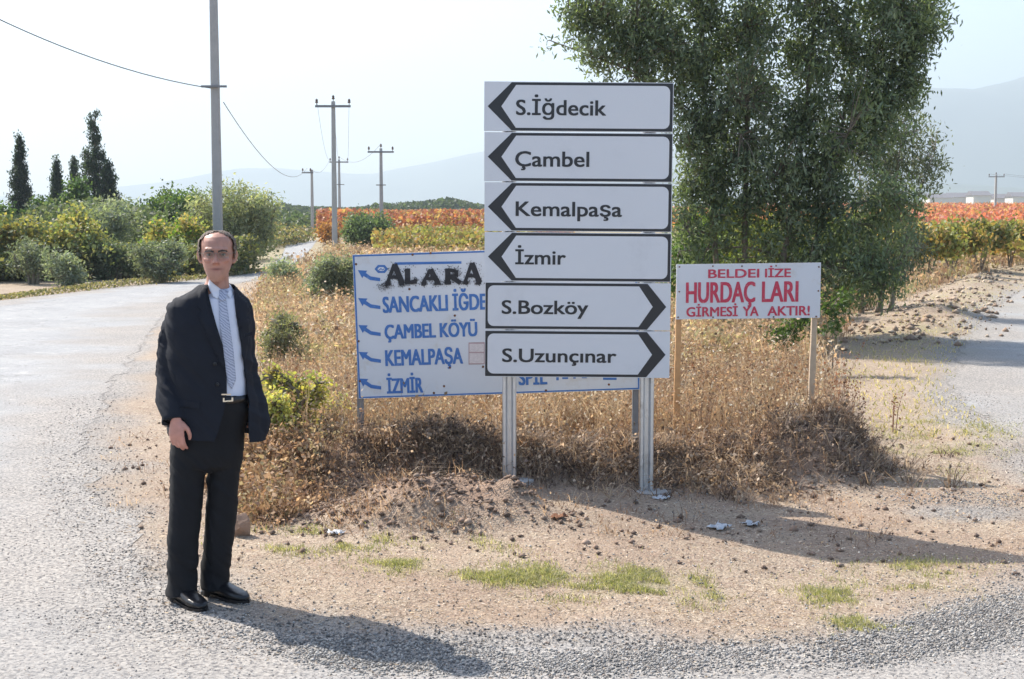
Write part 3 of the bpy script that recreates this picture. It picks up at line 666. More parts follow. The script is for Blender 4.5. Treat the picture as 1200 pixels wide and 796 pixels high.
# vines on the right
vm = []
vine_spots = [(11.4 + i * 1.75 + rng.normal(0, .15), 37.5 + i * 1.75 * 1.75 + rng.normal(0, .3)) for i in range(12)]
VL = ['first yellow green vine from the tree, with an orange patch', 'second vine of the near row right of the large tree', 'third vine of the near row right of the large tree', 'fourth vine of the near row, at the right']
protos = []
for i, (vx, vy) in enumerate(vine_spots):
    if i < 3:
        h = 1.55
        o = plant('vine', VL[i], 'vine', (vx, vy), [(0, 0, .1, 0, .95), (.05, 0, -.3, 0, 1.1), (0, 0, .4, .1, 1.15)], [(0, 0, 1.2, .95, .6, .38, 1.2), (.6, 0, 1.1, .5, .5, .35, .8), (-.6, .1, 1.15, .5, .5, .4, .8)],
                  120, 2400, .13, .7, [(.24, .25, .09), (.32, .29, .10), (.40, .27, .11), (.19, .21, .09)], .13, .035, group='vines of the near row', limbs=6)
        protos.append(o)
    else:
        s = protos[i % 3]; o = s.copy(); COL.objects.link(o); o.location = (vx, vy, Hs(vx, vy) - .03); o.rotation_euler.z = rng.random() * 6; o['group'] = 'vines of the near row'
        o['label'] = ['fourth', 'fifth', 'sixth', 'seventh', 'eighth', 'ninth', 'tenth', 'eleventh', 'twelfth'][i - 3] + ' yellow green vine of the near row, counting right from the large tree'
        for ch in s.children:
            c = ch.copy(); COL.objects.link(c); c.parent = o
# autumn vineyard: red rows seen as one mass
def field(name, label, x0, x1, y0, y1, n, cols, hh, rowgap, L, f=None):
    y = y0 + (y1 - y0) * rng.random(n) ** 1.15; y = y0 + np.round((y - y0) / rowgap) * rowgap + rng.normal(0, .3, n)
    x = x0 + (x1 - x0) * rng.random(n)
    x = x * (y / y1) if x0 < 0 else x * (.35 + .65 * y / y1)
    z = H(x, y, False) + .4 + hh * rng.random(n) * (.7 + .5 * vnoise(x, y, 2.5, 5)); C = np.column_stack([x, y, z])
    cc = np.array(cols); k = np.clip((vnoise(x, y, 14, 3) * .7 + rng.random(n) * .5) * len(cc) * .8, 0, len(cc) - 1).astype(int)
    col = cc[k] * (.7 + .6 * rng.random((n, 1)))
    return tag(link(name, leafcloud(name, C, L, .8, np.clip(col, 0, 1)), M['leaf']), label, 'vineyard', kind='stuff')
RED = [(.42, .10, .085), (.48, .135, .11), (.45, .17, .125), (.34, .12, .09), (.46, .30, .15), (.42, .15, .10), (.24, .22, .10)]
field('red_vineyard', 'rows of orange red autumn vines on the left behind the blue lettered board', -37, 12, 92, 260, 80000, RED, 1.5, 3.0, .28)
field('right_red_vineyard', 'rows of crimson autumn vines on the right below the hazy mountain', 20, 130, 85, 300, 90000, RED, 1.4, 3.0, .28)
field('left_yellow_vineyard', 'yellow green vines between the slender pole and the tall direction sign', -9.0, 1.5, 62, 88, 5200, [(.24, .26, .11), (.33, .31, .13), (.38, .24, .12), (.18, .22, .11)], .8, 2.6, .2)
field('yellow_vineyard', 'yellow green vines in front of the red vineyard on the right', 12, 52, 44, 84, 26000, [(.22, .23, .10), (.30, .27, .11), (.36, .23, .11), (.17, .19, .09)], 1.0, 2.6, .22)
# dark treeline far away
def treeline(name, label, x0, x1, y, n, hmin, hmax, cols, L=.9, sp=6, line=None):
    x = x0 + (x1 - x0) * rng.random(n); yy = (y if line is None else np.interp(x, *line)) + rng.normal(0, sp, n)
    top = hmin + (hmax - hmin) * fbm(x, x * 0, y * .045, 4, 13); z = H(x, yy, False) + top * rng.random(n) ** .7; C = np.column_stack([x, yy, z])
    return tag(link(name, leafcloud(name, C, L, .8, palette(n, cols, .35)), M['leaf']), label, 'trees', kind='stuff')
treeline('far_treeline', 'dark far treeline behind the red vineyard and the power poles', -56, 20, 330, 12000, 1.2, 5.2, [(.06, .09, .05), (.09, .12, .07)])
treeline('left_treeline', 'dark hedge behind the bend of the road', -46, -21, 160, 9000, .8, 2.8, [(.06, .09, .05), (.10, .13, .07)], .5)
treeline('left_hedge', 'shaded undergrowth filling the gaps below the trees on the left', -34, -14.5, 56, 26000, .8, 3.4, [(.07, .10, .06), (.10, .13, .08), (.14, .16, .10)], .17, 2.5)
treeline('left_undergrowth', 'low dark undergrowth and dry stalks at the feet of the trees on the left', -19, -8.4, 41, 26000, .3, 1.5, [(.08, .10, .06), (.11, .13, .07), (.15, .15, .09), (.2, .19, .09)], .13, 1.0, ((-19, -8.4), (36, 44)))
treeline('left_verge_weeds', 'low tan and green weeds along the left edge of the road', -16, -8.0, 34, 9000, .0, .26, [(.30, .25, .15), (.24, .22, .12), (.36, .30, .2), (.16, .17, .09)], .06, .7, ((-16, -11.2, -10.4, -9.6, -8.8, -8.0), (28.5, 31.2, 35, 38.4, 42.5, 47)))
treeline('roadside_scrub', 'brown and green scrub beside the far bend of the road', -19, -13.2, 84, 9000, .0, 1.7, [(.16, .17, .09), (.24, .20, .12), (.30, .24, .15), (.13, .15, .09)], .2, 5)
treeline('bend_scrub', 'grey green scrub between the big olive tree and the road bend', -13.8, -10.6, 57, 7000, .1, 1.8, [(.15, .17, .11), (.20, .20, .13), (.12, .14, .09)], .15, 2.5)
treeline('right_treeline', 'dark trees around the far low buildings', 150, 330, 640, 9000, 2, 6, [(.06, .09, .05)])
# ------------------------------------------------------------------ hills
def hill(name, prof, d, seed):
    px = np.array([p[0] for p in prof], float); py = np.array([p[1] for p in prof], float)
    n = 260; xs = np.linspace(px.min(), px.max(), n); top = np.interp(xs, px, py)
    x = (xs - CX) / F * d; ht = (HZ - top) / F * d + CAMH
    rows = 26; X = np.zeros((rows, n)); Y = X.copy(); Z = X.copy()
    for r in range(rows):
        t = r / (rows - 1); s = 1 - abs(t * 2 - 1)
        yy = d - 900 + 1800 * t; prof_ = np.sin(s * math.pi / 2) ** 1.3
        X[r] = x; Y[r] = yy; nn = fbm(x, np.full(n, yy), 420, 5, seed)
        Z[r] = np.maximum(ht * prof_ * (1 + .5 * (nn - .5) * (1 - s) * 2) * (1 + .07 * (nn - .5)), 0) - 4
    V = gridmesh(name, X, Y, Z)
    return tag(link(name, V, M['hill']), kind='structure')
M['hill'] = simple('hill_scrub', (.10, .12, .08), .95, noise=.5, scale=.004)
hill('hills', [(-300, 236), (60, 228), (200, 215), (285, 199), (330, 196), (400, 201), (440, 203), (500, 192), (565, 178), (640, 172), (760, 190), (860, 215), (950, 240)], 5600, 3)
hill('mountain', [(620, 250), (760, 185), (880, 130), (960, 108), (1040, 104), (1085, 105), (1130, 106), (1160, 98), (1200, 86), (1280, 60), (1380, 50), (1600, 90), (1900, 200)], 4600, 9)
hill('foothills', [(700, 246), (900, 222), (1060, 214), (1200, 220), (1500, 205), (1900, 240)], 3200, 14)

# ------------------------------------------------------------------ far low buildings
M['wall'] = simple('pale_render', (.62, .60, .56), .8, noise=.1); M['roof'] = simple('dark_roof', (.16, .15, .16), .8, noise=.2); M['pane'] = simple('dark_pane', (.04, .05, .06), .15)
bl_ = [(1098, 26, 'low dark roofed farm building just right of the large tree'), (1122, 24, 'second low pale building from the tree on the far plain'), (1146, 20, 'low building left of the far power pole'),
       (1172, 22, 'low pale building right of the far power pole'), (1194, 24, 'low white building at the right edge on the far plain')]
for i, (px, wpx, lab) in enumerate(bl_):
    d = 600 + 12 * (i % 2); c = at(px, 245, d); wm = wpx * d / F; zz = Hs(c.x, d)
    r = empty('farm_building', (c.x, d, zz), lab, 'building', 'low buildings on the far plain')
    hgt = 4.9 + .5 * (i % 3)
    a = Acc(); a.box(-wm / 2, wm / 2, -5, 5, -.2, hgt); a.obj('wall', M['wall'], r)
    a = Acc(); a.add([(-wm / 2 - .5, -5.6, hgt), (wm / 2 + .5, -5.6, hgt), (wm / 2 + .5, 5.6, hgt), (-wm / 2 - .5, 5.6, hgt), (-wm / 2 - .5, 0, hgt + 2), (wm / 2 + .5, 0, hgt + 2)],
        [(0, 1, 5, 4), (2, 3, 4, 5), (0, 4, 3), (1, 2, 5), (0, 3, 2, 1)]); a.obj('roof', M['roof'], r)
    for j in range(3):
        a = Acc(); xx = -wm * .32 + wm * .32 * j; a.box(xx - .7, xx + .7, -5.06, -4.9, 1.3, 2.7); a.obj('window', M['pane'], r)

# ------------------------------------------------------------------ power poles and lines
PG = 'concrete power poles beside the road'
def pole(px, d, ztop, r0, r1, arm, lab, braces=(), half=False, lean=0.0):
    x = at(px, 250, d).x; zz = Hs(x, d); r = empty('power_pole', (x, d, zz), lab, 'power pole', PG, (0, R(lean), 0)); h = ztop - zz
    a = Acc(); m = 10; a.loft([((0, 0, -.3 + (h + .3) * i / m), (r0 + (r1 - r0) * i / m, 0, 0), (0, r0 + (r1 - r0) * i / m, 0), 5) for i in range(m + 1)], 12); a.obj('shaft', M['concrete'], r)
    pts = []
    if arm:
        xa = (-arm / 2, arm / 2) if not half else (-arm, .15)
        a = Acc(); a.box(xa[0], xa[1], -r1 - .09, -r1 - .005, h - .32, h - .20); a.obj('crossarm', M['iron'], r)
        for q in ((xa[0] + .08, 0, xa[1] - .08) if not half else (xa[0] + .08, -.1)):
            zb = h - .20 if q != 0 else h; yb = -r1 - .045 if q != 0 else 0
            a = Acc(); a.loft([((q, yb, zb + z_), (rr, 0, 0), (0, rr, 0)) for z_, rr in ((-.01, .02), (.1, .02), (.11, .07), (.17, .09), (.2, .05), (.24, .075), (.30, .05), (.33, .02))], 8)
            a.obj('insulator', M['porc'], r); pts.append(Vector((x + q, d + yb, zz + zb + .31)))
    for (zb, ln) in braces:
        a = Acc(); a.box(-ln, ln, -r0 - .06, -r0 + .02, zb - zz - .035, zb - zz + .035); a.obj('bracket', M['iron'], r)
    return pts
P1 = at(250, 102, 46)
p1 = pole(255, 46, 10.6, .165, .12, 1.9, 'nearest tall concrete power pole rising above the head of the man', braces=((P1.z, .42),))
p2 = pole(392, 72, at(392, 119, 72).z, .15, .10, 1.85, 'concrete power pole with three insulators, left of the tall direction sign')
p3 = pole(398, 134, at(398, 187, 134).z, .15, .10, 1.85, 'farther power pole seen just behind the one with three insulators', braces=((5.0, .5),))
p4 = pole(366, 120, at(366, 199, 120).z, .15, .10, .85, 'far power pole with a one sided crossarm left of the other poles', half=True)
p5 = pole(447, 98, at(447, 174, 98).z, .16, .10, 1.85, 'slender power pole above the blue lettered board', braces=((at(447, 217, 98).z, .35),))
p6 = pole(1166, 180, at(1166, 205, 180).z, .18, .12, 2.1, 'far power pole above the red vineyard on the right')
def wire(a, b, sag, lab, r=.012):
    a, b = Vector(a), Vector(b); n = 28; pts = [a.lerp(b, i / n) - Vector((0, 0, sag * 4 * (i / n) * (1 - i / n))) for i in range(n + 1)]
    ac = Acc(); ac.tube(pts, r, 5, round_ends=False); o = ac.obj('power_line', M['wire'], None, True)
    tag(o, lab, 'power line', 'power lines between the poles')
wire(at(-420, -240, 30), at(247, 103.5, 45.7), 1.1, 'dark sagging wire from the upper left to the nearest pole', .017)
wire(at(262, 120, 46), at(360, 197, 120), 1.5, 'sagging wire from the nearest pole to the far one sided pole', .015)
for i, q in enumerate(p2):
    wire(q, p3[min(i, 2)], 1.1, ('left', 'middle', 'right')[i] + ' one of three thin wires from the three insulator pole to the next', .009)
wire(p3[1], p5[1], .9, 'thin wire sagging between the two farther poles above the board', .012)
wire(p3[0], p4[1], .8, 'thin wire between the one sided pole and its neighbour', .012)
for (q, dx) in ((p6[0], 0), (p6[2], 0)):
    wire(q, (q.x + 60, q.y + 10, q.z), 1.5, ('left' if q is p6[0] else 'right') + ' hung wire leading out to the right from the far right pole', .012)

# ------------------------------------------------------------------ signs
def textmesh(body, x0, x1, base, cap, bold=.02, fat=0.0):
    c = bpy.data.curves.new('t', 'FONT'); c.body = body; c.offset = 0.0; c.resolution_u = 4
    o = bpy.data.objects.new('t', c); COL.objects.link(o)
    dg = bpy.context.evaluated_depsgraph_get(); me = bpy.data.meshes.new_from_object(o.evaluated_get(dg)); bpy.data.objects.remove(o)
    n = len(me.vertices); v = np.zeros(n * 3); me.vertices.foreach_get('co', v); v = v.reshape(-1, 3)
    v[:, 0] = x0 + (v[:, 0] - v[:, 0].min()) / (np.ptp(v[:, 0])) * (x1 - x0); v[:, 1] = base - v[:, 1] * cap / .70     # picture-like units, y down
    me2 = None
    if fat:
        polys = [tuple(p.vertices) for p in me.polygons]; nv = len(v); bodyv = v; allv = []; allp = []
        for k_, (dx, dy) in enumerate(((-fat, -fat * .5), (fat, -fat * .5), (-fat, fat * .5), (fat, fat * .5), (0, 0))):
            w_ = bodyv.copy(); w_[:, 0] += dx; w_[:, 1] += dy; w_[:, 2] = .0002 * k_; allv.append(w_); allp += [tuple(i + nv * k_ for i in p) for p in polys]
        v = np.concatenate(allv); me2 = bpy.data.meshes.new('t'); me2.from_pydata(v.tolist(), [], allp); me = me2
    else: v[:, 2] = 0
    return me, v
class Board:
    """a sign whose face is laid out in units of 1/ppm m from its centre (u right, v down)"""
    def __init__(s, root, cu, cv, ppm, roll, yface):
        s.root, s.cu, s.cv, s.k, s.roll, s.y = root, cu, cv, 1.0 / ppm, roll, yface
        d_ = F / ppm; s.kz = (at(cu, cv - 50, d_).z - at(cu, cv + 50, d_).z) / 100; s.k = (at(cu + 50, cv, d_).x - at(cu - 50, cv, d_).x) / 100
    def xy(s, u, v):
        du, dv = (u - s.cu) * s.k, (s.cv - v) * s.kz; c, q = math.cos(s.roll), math.sin(s.roll)
        return (du * c + dv * q, -du * q + dv * c)
    def text(s, body, x0, x1, base, cap, mat, parent, lift, bold=.02, name='lettering', fat=0.0):
        me, v = textmesh(body, x0, x1, base, cap, bold, fat); p = np.array([s.xy(a, b) for a, b in v[:, :2]]); me.name = name
        me.vertices.foreach_set('co', np.column_stack([p[:, 0], s.y - lift - v[:, 2], p[:, 1]]).astype(np.float32).ravel()); me.update()
        return link(name, me, mat, parent)
    def poly(s, pts, mat, parent, lift, name, thick=0.0):
        q = [s.xy(*p) for p in pts]; n = len(q); bm = bmesh.new()
        a = [bm.verts.new((x, s.y - lift, z)) for x, z in q]; f = bm.faces.new(a)
        if thick:
            r = bmesh.ops.extrude_face_region(bm, geom=[f]); bmesh.ops.translate(bm, verts=[g for g in r['geom'] if isinstance(g, bmesh.types.BMVert)], vec=(0, thick, 0))
        bmesh.ops.recalc_face_normals(bm, faces=bm.faces)
        bmesh.ops.triangulate(bm, faces=[g for g in bm.faces if len(g.verts) > 4])
        me = bpy.data.meshes.new(name); bm.to_mesh(me); bm.free(); return link(name, me, mat, parent)
def rrect(x0, y0, x1, y1, r, corners=(1, 1, 1, 1), n=5):
    out = []
    for (cx, cy, a0, on) in ((x1 - r, y0 + r, -90, corners[0]), (x1 - r, y1 - r, 0, corners[1]), (x0 + r, y1 - r, 90, corners[2]), (x0 + r, y0 + r, 180, corners[3])):
        if on:
            for i in range(n + 1): a = R(a0 + 90 * i / n); out.append((cx + r * math.cos(a), cy + r * math.sin(a)))
        else: out.append({-90: (x1, y0), 0: (x1, y1), 90: (x0, y1), 180: (x0, y0)}[a0])
    return out
# --- tall stacked direction sign
DS = 9.0; c0 = at(677, 271, DS); PPM = F / DS * 1.0
gl = at(597, 575, DS)
root = empty('direction_sign', (c0.x, DS, 0), 'tall stack of six white direction panels with black arrows on two steel posts', 'road sign')
B = Board(root, 677, 271, PPM, R(.45), 0.0)
B.z0 = c0.z
_old = B.xy
B.xy = lambda u, v: (_old(u, v)[0], _old(u, v)[1] + B.z0)
rows = [(98, 155.2), (156.4, 213.4), (214.6, 271.6), (272.8, 330.4), (331.6, 387.4), (388.6, 444)]
txt = [('S.İğdecik', 604, 708, 136.3, 17.6), ('Çambel', 603.5, 689, 195.8, 17.6), ('Kemalpaşa', 604.5, 728, 253.6, 17), ('İzmir', 604.5, 663, 310.3, 16.6), ('S.Bozköy', 589, 690, 368.8, 16), ('S.Uzunçınar', 590, 724, 426, 16)]
for i, ((y0, y1), (tx, a, b, bs, cp)) in enumerate(zip(rows, txt)):
    left = i < 4; x0 = 566.5 + (2.5 if not left else .5 * i); x1 = 786.5 + .2 * i
    p = B.poly([(x0, y0), (x1, y0), (x1, y1), (x0, y1)], M['plate'], root, 0.0, 'direction_panel', .022)
    p['label'] = 'white panel reading ' + tx + (' with a black arrow pointing left' if left else ' with a black arrow pointing right')
    m = (y0 + y1) / 2; h = (y1 - y0) / 2
    if left:
        out = [(x0 + 4, m), (x0 + 32, y0 + .8), (x1 - .8, y0 + .8), (x1 - .8, y1 - .8), (x0 + 32, y1 - .8)]
        inn = [(x0 + 20, m), (x0 + 37, y0 + 3.9)] + rrect(x0 + 60, y0 + 3.9, x1 - 4.2, y1 - 3.9, 7, (1, 1, 0, 0))[:12] + [(x0 + 37, y1 - 3.9)]
    else:
        out = [(x0 + .5, y0 + .8), (x0 + 191, y0 + .8), (x1 - 5, m), (x0 + 191, y1 - .8), (x0 + .5, y1 - .8)]
        inn = [(x0 + 181, y0 + 3.9), (x1 - 21, m), (x0 + 181, y1 - 3.9)] + rrect(x0 + 3.2, y0 + 3.9, x0 + 80, y1 - 3.9, 7, (0, 0, 1, 1))[2:]
    B.poly(out, M['black'], p, .0015, 'arrow_border'); B.poly(inn, M['plate'], p, .003, 'white_field')
    B.text(tx, a, b, bs, cp, M['black'], p, .0045, .022, fat=.5)
for px in (597, 758):
    g = at(px, 575, DS); zz = Hs(g.x, DS + .07); xo = g.x - c0.x; a = Acc(); w2 = .047; zt = at(px, 108, DS).z; y0 = .03
    # rolled channel: web, two flanges with return lips
    prof = [(-w2, .012), (-w2 + .006, .0), (-w2 + .022, .0), (-w2 + .034, .034), (w2 - .034, .034), (w2 - .022, .0), (w2 - .006, .0), (w2, .012), (w2, .060), (w2 - .004, .060), (w2 - .004, .014), (w2 - .02, .006), (w2 - .031, .038), (-w2 + .031, .038), (-w2 + .02, .006), (-w2 + .004, .014), (-w2 + .004, .060), (-w2, .060)]
    n = len(prof); vs = [(xo + a_, y0 + b_, zz - .05) for a_, b_ in prof] + [(xo + a_ - .002, y0 + b_, zt) for a_, b_ in prof]
    a.add(vs, [(i, (i + 1) % n, n + (i + 1) % n, n + i) for i in range(n)] + [tuple(range(n - 1, -1, -1)), tuple(range(n, 2 * n))])
    o = a.obj('post', M['steel'], root)
    a = Acc(); r_ = [(.13, -.05), (.135, .0), (.11, .006), (.03, .009)]
    a.loft([((xo + .03, y0 + .02, zz + z_), (q, 0, 0), (0, q * .75, 0)) for q, z_ in r_], 14)
    v = [(x * 1, y, z) for x, y, z in a.v]; a.v = v; a.obj('footing', M['concrete'], root)
# --- old blue lettered board
DB = 9.5; PPMB = F / DB
c1 = at(581, 378, DB)
root = empty('village_sign', (c1.x, DB, 0), 'old white board with blue border, blue place names and black sprayed word', 'sign')
def board(root, cu, cv, ppm, roll, z0):
    b = Board(root, cu, cv, ppm, roll, 0.0); old = b.xy
    b.xy = lambda u, v: (old(u, v)[0], old(u, v)[1] + z0); return b
B = board(root, 581, 378, PPMB, R(-1.9), c1.z)
# face is laid out in its own straight frame: u 414..748, v 294..462, then rolled about its centre
ro = R(1.9)
def un(u, v):       # seen position -> unrolled board position
    du, dv = u - 581, v - 378; return (581 + du * math.cos(ro) - dv * math.sin(ro), 378 + du * math.sin(ro) + dv * math.cos(ro))
b0, b1, t0, t1 = 416.5, 748, 293.5, 462.5
pn = B.poly([(b0, t0), (b1, t0), (b1, t1), (b0, t1)], M['oldplate'], root, 0, 'board', .012)
for (x0, y0, x1, y1) in ((b0 + .5, t0 + .6, b1 - .5, t0 + 2.4), (b0 + .5, t1 - 2.2, b1 - .5, t1 - .6), (b0 + .5, t0 + 2.4, b0 + 2.4, t1 - 2.2), (b1 - 2.4, t0 + 2.4, b1 - .5, t1 - 2.2)):
    B.poly([(x0, y0), (x1, y0), (x1, y1), (x0, y1)], M['blue'], pn, .0015, 'border')
def btext(body, x0, x1, base, cap, mat=None, bold=.03, lift=.002):
    bold = .004
    u0, v0 = un(x0, base); B.text(body, u0, u0 + (x1 - x0), v0, cap, mat or M['blue'], pn, lift, bold, fat=.72)
btext('SANCAKLI İĞDECİK', 449.5, 600, 366.5, 18.5); btext('ÇAMBEL KÖYÜ', 451.5, 559, 397.3, 16.5); btext('KEMALPAŞA', 452, 542, 429, 18.5); btext('İZMİR', 453.5, 495, 461.5, 17.5); btext('SPİL', 608.5, 641, 451.5, 17)
for (x0, x1, y0, y1) in ((707, 723, 436, 445.5), (652, 655, 436, 446), (659, 666, 441, 444.5), (672, 675, 434, 444), (682, 688, 440, 443.6)):
    q = [un(*p) for p in ((x0, y0), (x1, y0), (x1, y1), (x0, y1))]; B.poly(q, M['blue'], pn, .002, 'paint_stroke')
for yy in (318, 350.5, 382, 413.5, 445):
    q = [un(420 + a_, yy + b_) for a_, b_ in ((0, -1), (11, -.5), (9.2, 2.2), (15, 6.2), (26, 8.0), (26, 12.0), (14, 10.4), (6.6, 5.8), (5, 8.4))]
    B.poly(q, M['blue'], pn, .002, 'arrow')
q = [un(*p) for p in ((463, 307.8), (541, 306.6), (541, 309.4), (463, 310.8))]; B.poly(q, M['blue'], pn, .002, 'overline')
hx = [un(447.5 + 8 * math.cos(R(60 * i)), 315.6 + 5.4 * math.sin(R(60 * i))) for i in range(6)]; B.poly(hx, M['blue'], pn, .002, 'round_mark')
hx = [un(447.5 + 4.6 * math.cos(R(60 * i)), 315.6 + 2.6 * math.sin(R(60 * i))) for i in range(6)]; B.poly(hx, M['oldplate'], pn, .003, 'round_mark')
q = [un(*p) for p in ((444.5, 316.6), (447, 314.4), (449, 316.2), (451, 314.6), (451, 315.8), (449, 317.4), (447, 315.8), (444.5, 317.8))]; B.poly(q, M['blue'], pn, .004, 'round_mark')
# sprayed word: bold letters with serifs, furry edge of paint specks
def stroke(p, q, w_, lift=.0025):
    w_ *= 1.22
    (x0, y0), (x1, y1) = p, q; L = math.hypot(x1 - x0, y1 - y0); nx, ny = -(y1 - y0) / L * w_ / 2, (x1 - x0) / L * w_ / 2
    pts = [(x0 + nx, y0 + ny), (x1 + nx, y1 + ny), (x1 - nx, y1 - ny), (x0 - nx, y0 - ny)]
    B.poly([un(*s_) for s_ in pts], M['spray'], word, lift, 'stroke'); segs.append((p, q, w_))
word = bpy.data.objects.new('sprayed_word', None); COL.objects.link(word); word.parent = pn
segs = []
def letterA(x, yb, wd, ht, w_):
    stroke((x, yb), (x + wd * .48, yb - ht), w_ * .8, .0026); stroke((x + wd * .48, yb - ht), (x + wd, yb), w_ * 1.25, .0029); stroke((x + wd * .2, yb - ht * .35), (x + wd * .8, yb - ht * .35), w_ * .8, .0032)
    stroke((x - 2, yb), (x + 4, yb), w_ * .7, .0035); stroke((x + wd - 4, yb), (x + wd + 2, yb), w_ * .7, .0035)
letterA(454, 333, 18, 23, 4.4)
stroke((478, 315), (478, 332), 5.2, .0026); stroke((475, 331.5), (489, 330.5), 3.6, .0029); stroke((486, 331), (487, 327), 2, .0032)
letterA(496, 332.5, 18, 16.5, 4.0)
stroke((525, 315), (525, 332), 5.2, .0026); stroke((525, 316.5), (534, 318), 3.6, .0029); stroke((535, 317), (535, 324), 4, .0032); stroke((534.5, 323.5), (525, 324.5), 3.2, .0035); stroke((528, 324), (540, 332), 4.6, .0038); stroke((521, 332), (529, 332), 2.8, .0041)
letterA(545, 331.5, 17, 23, 4.2)
sp = []
for (p, q, w_) in segs:
    for _ in range(90):
        t = rng.random(); sp.append((p[0] + (q[0] - p[0]) * t + rng.normal(0, w_ * .62), p[1] + (q[1] - p[1]) * t + rng.normal(0, w_ * .5), .25 + .55 * rng.random() ** 2))
for _ in range(150): sp.append((452 + rng.normal(0, 5), 336 + rng.normal(0, 2.5), .3 + .3 * rng.random()))
V = []; Fq = []
for i, (u, v, r_) in enumerate(sp):
    for (a_, b_) in ((-1, -.6), (.2, -1), (1, .3), (-.1, 1)):
        x_, z_ = B.xy(*un(u + a_ * r_, v + b_ * r_)); V.append((x_, -.0044 - .000002 * i, z_))
    Fq.append((4 * i, 4 * i + 1, 4 * i + 2, 4 * i + 3))
o = link('paint_specks', npmesh('paint_specks', V, Fq), M['spray'], word); o['kind'] = 'stuff'
# small sticker
M['sticker'] = simple('faded_paper', (.60, .55, .56), .7, noise=.25, scale=120)
M['stickerframe'] = simple('sticker_edge', (.42, .30, .32), .7)
q = [un(*p) for p in ((549, 401.5), (568, 401), (568, 427), (549, 427.5))]; B.poly(q, M['stickerframe'], pn, .002, 'sticker')
for (y0, y1) in ((403, 412.5), (414, 426)):
    q = [un(*p) for p in ((550, y0), (567, y0), (567, y1), (550, y1))]; B.poly(q, M['sticker'], pn, .003, 'sticker')
for (u, v) in ((505, 297), (484, 299), (418, 310), (420, 400), (421, 447), (480, 339), (533, 370), (527, 431), (508, 461), (520, 453), (566, 430), (640, 458), (714, 451), (745, 300), (745, 440)):
    x_, z_ = B.xy(*un(u, v)); a = Acc(); a.loft([((x_, -.001, z_), (.009, 0, 0), (0, 0, .009)), ((x_, -.006, z_), (.006, 0, 0), (0, 0, .006))], 6); a.obj('bolt', M['rust'], pn)
for px in (422, 745):
    x_ = at(px, 480, DB).x - c1.x; zt = 1.38 if px < 500 else 1.5; zz = Hs(c1.x + x_, DB) - .15
    a = Acc(); a.box(x_ - .022, x_ + .022, .014, .055, zz, zt); a.obj('post', M['iron'], root)
# --- red lettered board
DW = 10.35; PPMW = F / DW; c2 = at(877, 341, DW)
root = empty('warning_sign', (c2.x, DW, 0), 'small white board with red capital lettering on two thin wooden posts', 'sign')
B = board(root, 877, 341, PPMW, 0.0, c2.z); ro2 = R(.7)
def un2(u, v):
    return (u, v)
old2 = B.xy
B.roll = 0
B.xy = lambda u, v: (lambda du, dv: (du, c2.z + dv + du * math.sin(ro2)))((u - 877) * B.k, (341 - v) * B.kz)
pn = B.poly([(792.5, 309), (961.5, 309), (961.5, 373.5), (792.5, 373.5)], M['oldplate'], root, 0, 'board', .012)
for (t_, x0, x1, bs, cp, bo) in (('BELDEI', 830, 889, 325.3, 10, .035), ('IİZE', 896.5, 926, 325.3, 10, .035), ('HURDAÇ', 804.5, 884.5, 354, 24, .035), ('LARI', 893.5, 935, 354, 24, .035),
        ('GİRMESİ', 805, 864.5, 370.3, 11, .03), ('YA', 871, 889, 370.3, 11, .03), ('AKTIR!', 900, 949, 370.3, 11, .03)):
    B.text(t_, x0, x1, bs, cp, M['red'], pn, .002, .005, fat=.7 if cp > 20 else .42)
for (u, v) in ((796, 312), (835, 311.5), (869, 312), (909, 312), (959, 314), (796, 341), (959, 342), (795, 371), (836, 371.5), (907, 372), (957, 372)):
    x_, z_ = B.xy(u, v); a = Acc(); a.loft([((x_, -.001, z_), (.007, 0, 0), (0, 0, .007)), ((x_, -.006, z_), (.005, 0, 0), (0, 0, .005))], 6); a.obj('bolt', M['rust'], pn)
for (pt, pb, m_, lab) in ((796.5, 793, 'woodorange', 'orange brown wooden post'), (956.5, 951, 'wood', 'pale bare wooden post')):
    xt = at(pt, 370, DW).x - c2.x; xb = at(pb, 488, DW).x - c2.x; zt = at(pt, 314, DW).z; zz = Hs(c2.x + xb, DW) - .2
    a = Acc(); xg = xt + (xb - xt) * 1.25
    a.loft([((xg + (xt - xg) * t_, .036 + .004 * math.sin(t_ * 9), zz + (zt - zz) * t_), (.023 + .002 * math.sin(t_ * 17), 0, 0), (0, .02, 0), 6) for t_ in [i / 10 for i in range(11)]], 12)
    o = a.obj('post', M[m_], root); o['label'] = lab

# ------------------------------------------------------------------ small things lying about
def rag(name, px, py, size, lab, cat, mat, seed, zl=.0):
    gx, gy = gp(px, py); r_ = np.random.default_rng(seed); n = 7; X, Y = np.meshgrid(np.linspace(-1, 1, n), np.linspace(-1, 1, n))
    Z = np.abs(r_.normal(0, .28, X.shape)) + .1; X = X + r_.normal(0, .12, X.shape); Y = Y + r_.normal(0, .12, X.shape)
    me = gridmesh(name, X * size[0], Y * size[1], Z * size[2]); o = link(name, me, mat); o.location = (gx, gy, Hs(gx, gy) + .004 + zl)
    o.rotation_euler.z = r_.random() * 1.2; m = o.modifiers.new('s', 'SOLIDIFY'); m.thickness = .002; bake(o)
    return tag(o, lab, cat)
rag('litter_bag', 394, 628, (.045, .035, .03), 'crumpled white plastic scrap on the grass left of the soil heap', 'litter', M['litter'], 3)
rag('litter_bag', 843, 606, (.07, .05, .05), 'flattened pale plastic scrap in the shadow of the direction sign', 'litter', M['litter'], 4)
rag('litter_bag', 880, 600, (.05, .04, .04), 'crumpled pale scrap right of the flattened one in the shade', 'litter', M['litter'], 8)
